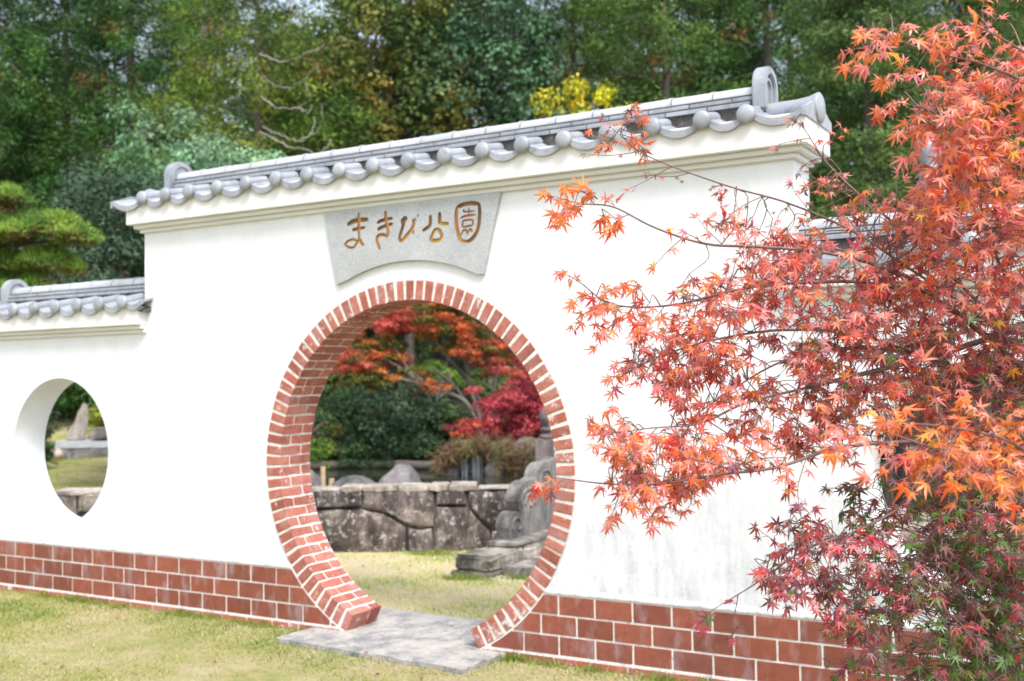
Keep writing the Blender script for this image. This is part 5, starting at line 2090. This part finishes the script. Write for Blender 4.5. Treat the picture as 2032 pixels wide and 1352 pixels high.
def star_leaf(seed, curl=1.0):
    """seven lobed palmate leaf, petiole end at the origin, pointing along +y, about 1 wide"""
    r = random.Random(seed)
    ang = [-128, -88, -47, 0, 47, 88, 128]
    ln = [0.30, 0.50, 0.66, 0.74, 0.66, 0.50, 0.30]
    outer = []
    for i, (a, l) in enumerate(zip(ang, ln)):
        a += r.uniform(-5, 5)
        l *= r.uniform(0.88, 1.08)
        aw = 9.0 + 1.5 * (l > 0.5)
        for (da_, k) in ((-aw * 1.05, 0.50), (0, 1.0), (aw * 1.05, 0.50)):
            outer.append((a + da_, l * k, abs(a) / 130))
        if i < 6:
            nx = (a + ang[i + 1]) / 2
            outer.append((nx, 0.165 + 0.02 * r.random(), 0))
    V = [(0.0, 0.0, 0.0)]
    for a, l, _ in outer:
        x, y = l * math.sin(rad(a)), l * math.cos(rad(a))
        z = -curl * (0.55 * l * l) + curl * 0.10 * math.sin(6 * l + seed) - 0.12 * abs(x)
        V.append((x, y, z))
    V = np.array(V)
    n = len(V) - 1
    F = [(0, i, i + 1) for i in range(1, n)]
    return V, F


LV = [star_leaf(s, c) for s, c in ((1, 0.35), (2, 0.8), (3, 1.1), (4, 0.15), (5, 1.6), (6, 0.6))]
crumple = star_leaf(9, 2.6)
ORG, RED, SAL, CRM, PUR, GRE, GLD, ROS = (0.76, 0.19, 0.05), (0.66, 0.085, 0.05), (0.78, 0.235, 0.18), (0.44, 0.042, 0.07), (0.23, 0.08, 0.095), (0.11, 0.18, 0.035), (0.76, 0.38, 0.04), (0.72, 0.18, 0.19)
BRN = (0.26, 0.09, 0.06)
OLV = (0.19, 0.13, 0.04)

leaves = []      # (pos, axis, normal, size, colour, shape)
twigs = []


def uvd(p):
    r = p - CAM
    d = r @ FW
    return 1016 + FPX * (r @ RT) / d, 676 - FPX * (r @ UP) / d, d


def add_leaf(p, direction, colr, size=None, shape=None):
    g = mg
    ax = unit(direction + g.normal(0, 0.45, 3) + np.array([0, 0, -0.55]))
    view = unit(CAM - p)
    nr = unit(view * 0.75 + np.array([0, 0, 0.75]) + g.normal(0, 0.55, 3))
    s = size if size is not None else 0.052 * (0.72 + 0.5 * g.random())
    s *= g.uniform(0.78, 1.16)
    c = np.array(colr) * (1 + g.normal(0, 0.10)) * (1 + g.normal(0, 0.05, 3))
    leaves.append((p, ax, nr, s, np.clip(c, 0.01, 0.92), int(g.integers(0, len(LV))) if shape is None else shape))


def pick(palette):
    w = np.array([q[1] for q in palette], float)
    i = mg.choice(len(palette), p=w / w.sum())
    return palette[i][0]


def spray(p0, d0, length, palette, nleaf, size=None, r0=0.0016, crump=0.06, droop=0.25):
    """a thin twig with opposite leaves"""
    g = mg
    n = 5
    P = [p0]
    d = unit(d0)
    bend = g.normal(0, 0.13, 3)
    for i in range(n):
        d = unit(d + bend * 0.5 + np.array([0, 0, -droop * 0.2]) + g.normal(0, 0.08, 3))
        P.append(P[-1] + d * length / n)
    P = np.array(P)
    twigs.append((P, r0))
    for k in range(nleaf):
        t = (k + 0.6) / nleaf
        f = t * n
        i = min(int(f), n - 1)
        q = P[i] + (P[i + 1] - P[i]) * (f - i)
        td = unit(P[i + 1] - P[i])
        side = unit(np.cross(td, [0, 0, 1.0]) + g.normal(0, 0.3, 3)) * (1 if k % 2 else -1)
        pet = unit(td * 0.6 + side * 0.9 + np.array([0, 0, -0.25])) * g.uniform(0.012, 0.030)
        twigs.append((np.array([q, q + pet]), 0.0007))
        cr = g.random() < crump
        add_leaf(q + pet, pet / np.linalg.norm(pet), BRN if (cr and g.random() < .6) else pick(palette), (size or 0.052) * (0.6 if cr else g.uniform(0.72, 1.18)), 6 if cr else None)
    cr = g.random() < crump
    add_leaf(P[-1], d, pick(palette), (size or 0.052) * g.uniform(0.8, 1.15))


TOP = [(SAL, 5), (ORG, 4), (ROS, 2), (RED, 1), (GLD, .4)]
UPM = [(SAL, 5), (ORG, 3), (ROS, 3), (RED, 1.5), (PUR, .5), (GLD, .6)]
MID = [(SAL, 5), (RED, 3.4), (ROS, 5), (ORG, 2.2), (CRM, 1.0), (GLD, .18), (PUR, .9)]
MIDR = [(ROS, 3), (CRM, 2.2), (SAL, 2.4), (RED, 1.6), (PUR, 3.4), (ORG, .8), (OLV, 2), (GRE, 1.2)]
LFT = [(ORG, 5), (RED, 3), (SAL, 3), (ROS, 1)]
LOW = [(ORG, 2.4), (SAL, 4.4), (RED, 4), (ROS, 4), (CRM, 1), (PUR, .6)]
CL6 = [(CRM, 4), (ROS, 2.4), (RED, 1.6), (PUR, 3.4), (BRN, 1), (GRE, .5)]
BOT = [(PUR, 5), (ROS, 1.2), (CRM, 1.8), (GRE, 4.6), (OLV, 2), (RED, .15)]
BTG = [(GRE, 8), (PUR, 2.5), (OLV, 2), (CRM, .3)]
DRY = [(BRN, 3), (PUR, 2), (ROS, 2), (ORG, 1)]
FRO = [(ORG, 5), ((0.78, 0.23, 0.04), 3.5), (SAL, 5), (GLD, .5)]

# main branches: pixel paths with depth, thickness in metres, palette, sprays per metre
BR = [
 ([(1222, 262, 3.35), (1290, 312, 3.3), (1440, 368, 3.2), (1560, 402, 3.15), (1690, 458, 3.1), (1800, 530, 3.1), (1960, 640, 3.2), (2150, 800, 3.4)], 0.0042, DRY, 15, 0.030),
 ([(1165, 405, 3.25), (1220, 412, 3.2), (1300, 452, 3.15), (1400, 484, 3.1), (1510, 490, 3.05), (1640, 502, 3.05), (1760, 535, 3.1), (1880, 610, 3.2), (2140, 820, 3.4)], 0.0056, MID, 15, 0.050),
 ([(1150, 560, 3.4), (1215, 604, 3.3), (1330, 606, 3.25), (1480, 572, 3.2), (1620, 560, 3.15), (1750, 566, 3.15), (1900, 620, 3.2), (2150, 840, 3.4)], 0.0055, MID, 18, 0.050),
 ([(1255, 735, 3.2), (1330, 700, 3.2), (1430, 672, 3.2), (1560, 655, 3.2), (1720, 668, 3.25), (1950, 760, 3.3)], 0.0045, LOW, 20, 0.050),
 ([(1372, 830, 3.25), (1455, 772, 3.2), (1560, 715, 3.2), (1700, 690, 3.2), (1860, 720, 3.3), (2000, 800, 3.35)], 0.0045, MID, 14, 0.048),
 ([(1105, 948, 3.0), (1200, 960, 3.0), (1300, 962, 3.0), (1420, 943, 3.0), (1540, 928, 3.0), (1650, 893, 3.05), (1770, 878, 3.1), (1920, 880, 3.2), (2150, 930, 3.4)], 0.0052, LOW, 17, 0.052),
 ([(1215, 860, 3.15), (1290, 850, 3.1), (1390, 840, 3.1), (1480, 800, 3.1), (1600, 770, 3.15)], 0.0034, LOW, 20, 0.050),
 ([(1420, 1207, 3.1), (1500, 1158, 3.1), (1600, 1090, 3.1), (1690, 1058, 3.1), (1790, 1005, 3.15), (1870, 935, 3.2), (1960, 880, 3.3), (2150, 900, 3.4)], 0.0050, CL6, 9, 0.044),
 ([(1690, 1205, 3.2), (1730, 1150, 3.2), (1790, 1110, 3.2), (1870, 1050, 3.2), (1960, 980, 3.3)], 0.0034, CL6, 14, 0.046),
 ([(1760, 70, 2.9), (1850, 105, 2.9), (1950, 128, 2.9), (2080, 190, 2.95), (2200, 300, 3.1)], 0.0040, TOP, 20, 0.050),
 ([(1895, 42, 2.8), (1960, 62, 2.85), (2060, 120, 2.9)], 0.0030, TOP, 18, 0.050),
 ([(1790, 205, 2.95), (1850, 222, 2.95), (1950, 285, 3.0), (2080, 370, 3.1)], 0.0038, TOP, 22, 0.052),
 ([(1925, 300, 3.05), (1945, 370, 3.05), (1952, 440, 3.1), (2000, 560, 3.2), (2100, 760, 3.4)], 0.0046, UPM, 18, 0.050),
 ([(1600, 262, 3.45), (1640, 322, 3.4), (1700, 382, 3.35), (1770, 440, 3.3), (1860, 520, 3.3), (2000, 660, 3.4)], 0.0048, DRY, 26, 0.032),
 ([(1900, 1330, 3.3), (1880, 1200, 3.3), (1900, 1060, 3.3), (1980, 940, 3.35)], 0.0044, BOT, 20, 0.048),
 ([(1760, 1340, 3.2), (1775, 1220, 3.2), (1830, 1090, 3.25), (1930, 960, 3.3)], 0.0040, BOT, 20, 0.046),
 ([(2010, 1350, 3.2), (1990, 1210, 3.25), (2000, 1080, 3.3), (2040, 960, 3.4)], 0.0044, BTG, 22, 0.048),
 ([(1715, 845, 2.5), (1790, 868, 2.5), (1880, 900, 2.55), (1990, 930, 2.7), (2120, 1000, 3.0)], 0.0040, FRO, 20, 0.050),
 ([(1810, 840, 2.45), (1900, 850, 2.5), (2010, 880, 2.6), (2120, 960, 2.9)], 0.0036, FRO, 15, 0.050),
]
branch_pts = []
for path, r0, palt, dens, lsz in BR:
    P = smooth_path([at(*q) for q in path], 7)
    L = np.concatenate([[0], np.cumsum(np.linalg.norm(np.diff(P, axis=0), axis=1))])
    V, F = tube_arrays(P - TB, np.linspace(r0 * 0.30, r0 * 1.25, len(P)), 7)
    link('branch', mesh_from('branch', V, F), M['twig'], maple)
    branch_pts.append(P)
    ns = int(L[-1] * dens * 0.9)
    for k in range(ns):
        s = ((k + mg.random()) / ns) ** 0.8 * L[-1]
        q = np.array([np.interp(s, L, P[:, j]) for j in range(3)])
        u_, v_, d_ = uvd(q)
        if u_ > 2120:
            continue
        i = min(np.searchsorted(L, s), len(P) - 1)
        td = unit(P[max(i - 1, 0)] - P[min(i + 1, len(P) - 1)])
        side = unit(np.cross(td, FW)) * (1 if mg.random() < 0.5 else -1)
        dirn = td * 0.75 + side * mg.uniform(0.3, 1.0) + FW * mg.normal(0, 0.35) + np.array([0, 0, -0.12])
        pl = palt
        if palt is DRY and s > L[-1] * 0.55:
            pl = UPM
        if palt is CL6 and u_ < 1700:
            if (u_ > 1700 - 10 or u_ < 1430):
                pass
        ln = mg.uniform(0.05, 0.17)
        spray(q, dirn, ln, pl, int(mg.integers(2, 6)), lsz, crump=0.5 if palt is DRY else 0.07)
    spray(P[0], unit(P[0] - P[3]), 0.07, LFT if path[0][0] < 1300 and palt is not DRY else palt, 5, lsz)

# cluster fills (pixel polygons, clusters, palette, depth range, leaf size)
def in_poly(x, y, poly):
    c = False
    n = len(poly)
    for i in range(n):
        (x0, y0), (x1, y1) = poly[i], poly[(i + 1) % n]
        if (y0 > y) != (y1 > y) and x < (x1 - x0) * (y - y0) / (y1 - y0) + x0:
            c = not c
    return c


FILL = [
 ([(1740, 50), (1860, 75), (1960, 45), (2060, 60), (2060, 330), (1890, 320), (1800, 240), (1790, 170), (1730, 120)], 46, TOP, 2.8, 3.2, 0.050),
 ([(1870, 200), (2070, 150), (2070, 420), (1900, 400), (1840, 300)], 34, TOP, 2.8, 3.2, 0.052),
 ([(1860, 330), (2070, 330), (2070, 520), (1850, 500), (1720, 480), (1680, 430), (1760, 400)], 70, UPM, 2.9, 3.4, 0.046),
 ([(1370, 540), (1450, 500), (1620, 480), (2070, 480), (2070, 640), (1600, 640), (1440, 640), (1310, 640)], 118, MID, 3.0, 3.5, 0.044),
 ([(1500, 640), (2070, 620), (2070, 780), (1700, 770), (1560, 730)], 92, MIDR, 3.05, 3.6, 0.045),
 ([(1235, 700), (1300, 668), (1430, 665), (1500, 705), (1420, 745), (1270, 760)], 34, LOW, 3.1, 3.3, 0.046),
 ([(1390, 800), (1480, 745), (1700, 720), (1900, 740), (1900, 900), (1700, 905), (1540, 900), (1420, 880)], 66, LOW, 3.0, 3.4, 0.045),
 ([(1215, 850), (1300, 835), (1400, 850), (1480, 900), (1480, 960), (1390, 990), (1290, 1010), (1210, 990), (1190, 940)], 46, LFT + [(ROS, 2)], 2.95, 3.15, 0.047),
 ([(1135, 385), (1215, 390), (1210, 440), (1135, 430)], 5, [(ORG, 5), (RED, 1)], 3.15, 3.25, 0.060),
 ([(1195, 235), (1245, 230), (1280, 300), (1220, 305)], 5, LFT + [(BRN, 3)], 3.3, 3.4, 0.042),
 ([(1600, 250), (1680, 300), (1780, 420), (1700, 430), (1600, 330)], 8, UPM + [(BRN, 6)], 3.3, 3.45, 0.036),
 ([(1360, 400), (1500, 400), (1640, 440), (1640, 490), (1400, 480)], 11, MID + [(BRN, 6)], 3.1, 3.3, 0.038),
 ([(1160, 570), (1290, 590), (1290, 640), (1190, 690), (1160, 640)], 7, LFT, 3.2, 3.4, 0.048),
 ([(1545, 1060), (1600, 1020), (1695, 1060), (1700, 1150), (1640, 1185), (1540, 1180), (1500, 1170)], 38, CL6, 3.05, 3.25, 0.046),
 ([(1700, 960), (1900, 930), (2070, 960), (2070, 1120), (1760, 1130), (1710, 1060)], 80, BOT, 3.1, 3.6, 0.046),
 ([(1740, 1110), (2070, 1100), (2070, 1230), (1750, 1230)], 78, BOT, 3.1, 3.6, 0.046),
 ([(1680, 1200), (1900, 1200), (1880, 1380), (1720, 1380)], 34, BOT, 3.1, 3.5, 0.046),
 ([(1870, 1200), (2070, 1180), (2070, 1380), (1850, 1380)], 64, BTG, 3.1, 3.5, 0.047),
 ([(1860, 760), (2070, 740), (2070, 1000), (1900, 980)], 34, MIDR, 3.2, 3.7, 0.048),
 ([(1800, 640), (2070, 600), (2070, 900), (1850, 880)], 36, BTG + [(PUR, 4)], 3.7, 4.2, 0.050),
 ([(1860, 920), (2070, 900), (2070, 1340), (1920, 1300)], 60, BTG, 3.6, 4.1, 0.050),
 ([(1725, 830), (1900, 800), (2060, 830), (2060, 935), (1900, 945), (1760, 900)], 15, FRO, 2.5, 2.75, 0.050),
]
tp = smooth_path([TB + np.array([0, 0, -0.1]), TB + np.array([0.0, 0.02, 0.5]), at(2175, 900, 3.5), at(2160, 600, 3.4), at(2190, 300, 3.2), at(2200, 120, 3.1)], 8)
allb = np.concatenate(branch_pts + [tp])
FILL.append(([(2075, 40), (2380, 120), (2520, 500), (2480, 1000), (2300, 1300), (2075, 1350)], 190, UPM + LOW + BOT, 3.0, 4.1, 0.050))
FILL.append(([(2075, -200), (2300, -150), (2380, 120), (2075, 60)], 40, TOP, 2.9, 3.6, 0.050))
for poly, ncl, palt, d0, d1, lsz in FILL:
    xs_ = [p[0] for p in poly]
    ys_ = [p[1] for p in poly]
    k = 0
    while k < ncl:
        u_, v_ = mg.uniform(min(xs_), max(xs_)), mg.uniform(min(ys_), max(ys_))
        if not in_poly(u_, v_, poly):
            continue
        k += 1
        if 1735 < u_ < 1850 and 895 < v_ < 1010 and mg.random() < 0.8:
            continue
        p = at(u_, v_, mg.uniform(d0, d1))
        dd = np.linalg.norm(allb - p, axis=1)
        b = allb[np.argmin(dd + mg.random(len(dd)) * 0.06)]
        if np.linalg.norm(b - p) > 0.04:
            mid = (b + p) / 2 + mg.normal(0, 0.02, 3) + np.array([0, 0, 0.02])
            twigs.append((smooth_path([b, mid, p], 3), 0.0021))
        dirn = unit(p - b) + mg.normal(0, 0.3, 3)
        spray(p, dirn, mg.uniform(0.06, 0.13), palt, int(mg.integers(4, 7)), lsz)
        if mg.random() < 0.6:
            spray(p, dirn + mg.normal(0, 0.9, 3), mg.uniform(0.05, 0.10), palt, 3, lsz)

# trunk and main limbs outside the right edge, joined to the branches
tubes = []
tp = smooth_path([TB + np.array([0, 0, -0.1]), TB + np.array([0.0, 0.02, 0.5]), at(2175, 900, 3.5), at(2160, 600, 3.4), at(2190, 300, 3.2), at(2200, 120, 3.1)], 8)
V, F = tube_arrays(tp - TB, np.linspace(0.040, 0.010, len(tp)), 10)
link('trunk', mesh_from('trunk', V, F), M['twig'], maple)
for P in branch_pts:
    e = P[-1]
    j = np.argmin(np.linalg.norm(tp - e, axis=1))
    Q = smooth_path([e, (e + tp[j]) / 2 + np.array([0, 0, -0.02]), tp[j]], 4)
    tubes.append(tube_arrays(Q - TB, np.linspace(0.006, 0.012, len(Q)), 7))
join_tubes('limb', tubes, M['twig'], maple)
tw = [tube_arrays(P - TB, np.linspace(r, max(r * 0.45, 0.0005), len(P)), 4) for P, r in twigs]
VV, FF, off = [], [], 0
for V, F in tw:
    VV.append(V)
    FF.append(np.array(F) + off)
    off += len(V)
VV = np.concatenate(VV)
FF = np.concatenate(FF)
me = bpy.data.meshes.new('twigs')
me.from_pydata(VV.tolist(), [], FF.tolist())
me.materials.append(M['twig'])
o = link('twigs', me, None, maple)
tag(o, None, None, None, 'stuff')


def leaf_frame(L_):
    p, ax, nr, s, c, sh = L_
    y = unit(ax - (ax @ nr) * nr * 0.85)
    z = unit(nr - (nr @ y) * y)
    x = np.cross(y, z)
    return np.stack([x, y, z], 1)          # columns


ALLV = LV + [crumple]
# the leaves that show largest become parts of their own
def show(L_):
    u_, v_, d_ = uvd(L_[0])
    if not (0 < u_ < 2025 and 5 < v_ < 1345):
        return -1
    Rm = leaf_frame(L_)
    return L_[3] / d_ * (0.3 + abs(Rm[:, 2] @ unit(CAM - L_[0]))) * (1.5 if L_[5] != 6 else 0.6) * (1.25 if d_ < 2.85 or u_ < 1330 else 1.0)


order = sorted(range(len(leaves)), key=lambda i: -show(leaves[i]))
single = set(order[:300])
# leaf meshes share data: shape x quantised colour
cmesh = {}


def shared_leaf(sh, col):
    q = tuple(np.round(np.array(col) / 0.06).astype(int))
    key = (sh, q)
    if key not in cmesh:
        V, F = ALLV[sh]
        me = bpy.data.meshes.new('leaf')
        me.from_pydata([tuple(v) for v in V], [], F)
        a_ = me.attributes.new('leafcol', 'FLOAT_COLOR', 'POINT')
        cc = np.ones((len(V), 4), np.float32)
        base = np.array(q) * 0.06 + 0.012
        cc[:, :3] = base
        cc[0, :3] = base * np.array([1.05, 1.5, 1.2]) * 1.0
        a_.data.foreach_set('color', np.clip(cc, 0, .95).ravel())
        me.materials.append(M['mapleleaf'])
        cmesh[key] = me
    return cmesh[key]


for i in order[:300]:
    L_ = leaves[i]
    Rm = leaf_frame(L_)
    o = link('leaf', shared_leaf(L_[5], L_[4]), None, maple)
    mtx = Matrix([[Rm[r][c] * L_[3] for c in range(3)] + [float(L_[0][r] - TB[r])] for r in range(3)] + [[0, 0, 0, 1]])
    o.matrix_basis = mtx
VV, FF, CC, off = [], [], [], 0
for i, L_ in enumerate(leaves):
    if i in single:
        continue
    V, F = ALLV[L_[5]]
    Rm = leaf_frame(L_)
    VV.append((V * L_[3]) @ Rm.T + (L_[0] - TB))
    FF.append(np.array(F) + off)
    off += len(V)
    cc = np.tile(L_[4], (len(V), 1))
    cc[0] = np.clip(cc[0] * np.array([1.05, 1.5, 1.2]), 0, .95)
    CC.append(cc)
VV = np.concatenate(VV); FF = np.concatenate(FF); CC = np.concatenate(CC)
me = bpy.data.meshes.new('foliage')
nf = len(FF)
me.vertices.add(len(VV))
me.vertices.foreach_set('co', VV.astype(np.float32).ravel())
me.loops.add(nf * 3)
me.loops.foreach_set('vertex_index', FF.astype(np.int32).ravel())
me.polygons.add(nf)
me.polygons.foreach_set('loop_start', np.arange(0, nf * 3, 3, dtype=np.int32))
me.polygons.foreach_set('loop_total', np.full(nf, 3, dtype=np.int32))
me.update(calc_edges=True)
a_ = me.attributes.new('leafcol', 'FLOAT_COLOR', 'POINT')
a_.data.foreach_set('color', np.column_stack([CC, np.ones(len(CC))]).astype(np.float32).ravel())
me.materials.append(M['mapleleaf'])
o = link('foliage', me, None, maple)
tag(o, None, None, None, 'stuff')
print('leaves', len(leaves), 'twigs', len(twigs))

# ================================================================== fallen leaves and a few weeds on the lawn
spots = [(138, 1242, (0.75, 0.70, 0.64), 'pale bleached fallen leaf on the grass in the lower left', 0.055),
         (268, 1332, (0.50, 0.14, 0.05), 'rust coloured fallen leaf near the bottom left edge', 0.05),
         (232, 1222, (0.36, 0.22, 0.12), 'brown curled fallen leaf on the grass below the left tiles', 0.06),
         (430, 1296, (0.42, 0.20, 0.09), 'brown fallen leaf on the bare patch left of the slab', 0.05),
         (862, 1330, (0.55, 0.30, 0.12), 'tan fallen leaf just below the front edge of the slab', 0.05),
         (838, 1336, (0.50, 0.16, 0.06), 'small orange fallen leaf below the slab at the frame bottom', 0.04)]
litter = []
for _ in range(34):
    litter.append((mg.uniform(900, 2000) if mg.random() < .6 else mg.uniform(60, 900), mg.uniform(1180, 1350)))
for _ in range(16):
    litter.append((mg.uniform(700, 1010), mg.uniform(1108, 1200)))
VV, FF, CC, off = [], [], [], 0
for u, v in litter:
    p = gnd(u, v, 0.02)
    if (p[1] > -0.1 and p[1] < 0.4) or (p[1] > 0 and abs(p[0]) > 2.5):
        continue
    if abs(p[0]) < 0.75 and -0.45 < p[1] < 0.7:
        p[2] = 0.04
    c = [(0.45, 0.11, 0.05), (0.36, 0.17, 0.09), (0.28, 0.09, 0.05), (0.48, 0.25, 0.10)][int(mg.integers(0, 4))]
    V, F = LV[int(mg.integers(0, 5))]
    s_ = mg.uniform(0.028, 0.045)
    Rz = np.array(Euler((mg.uniform(-.4, .4), mg.uniform(-.4, .4), mg.uniform(0, 6))).to_matrix())
    VV.append((V * s_) @ Rz.T + p)
    FF += [tuple(i + off for i in f) for f in F]
    off += len(V)
    CC.append(np.tile(list(c) + [1.0], (len(V), 1)))
me = mesh_from('leaf_litter', np.concatenate(VV), FF, False)
a_ = me.attributes.new('leafcol', 'FLOAT_COLOR', 'POINT')
a_.data.foreach_set('color', np.concatenate(CC).astype(np.float32).ravel())
me.materials.append(M['mapleleaf'])
tag(link('leaf_litter', me), 'scattered small fallen maple leaves on the lawn', 'leaf litter', None, 'stuff')
for sp in spots:
    u, v, c, lab, s = sp[:5]
    p = sp[5] if len(sp) > 5 else gnd(u, v, 0.022)
    V, F = LV[int(mg.integers(0, 5))]
    me = bpy.data.meshes.new('fallen_leaf')
    me.from_pydata([tuple(q) for q in V * s], [], F)
    a_ = me.attributes.new('leafcol', 'FLOAT_COLOR', 'POINT')
    a_.data.foreach_set('color', np.tile(np.array(list(c) + [1.0], np.float32), len(V)))
    me.materials.append(M['mapleleaf'])
    o = link('fallen_leaf', me, None, None, p, (R.uniform(-.4, .4), R.uniform(-.4, .4), R.uniform(0, 6)))
    tag(o, lab, 'fallen leaf', 'fallen leaves on the lawn')
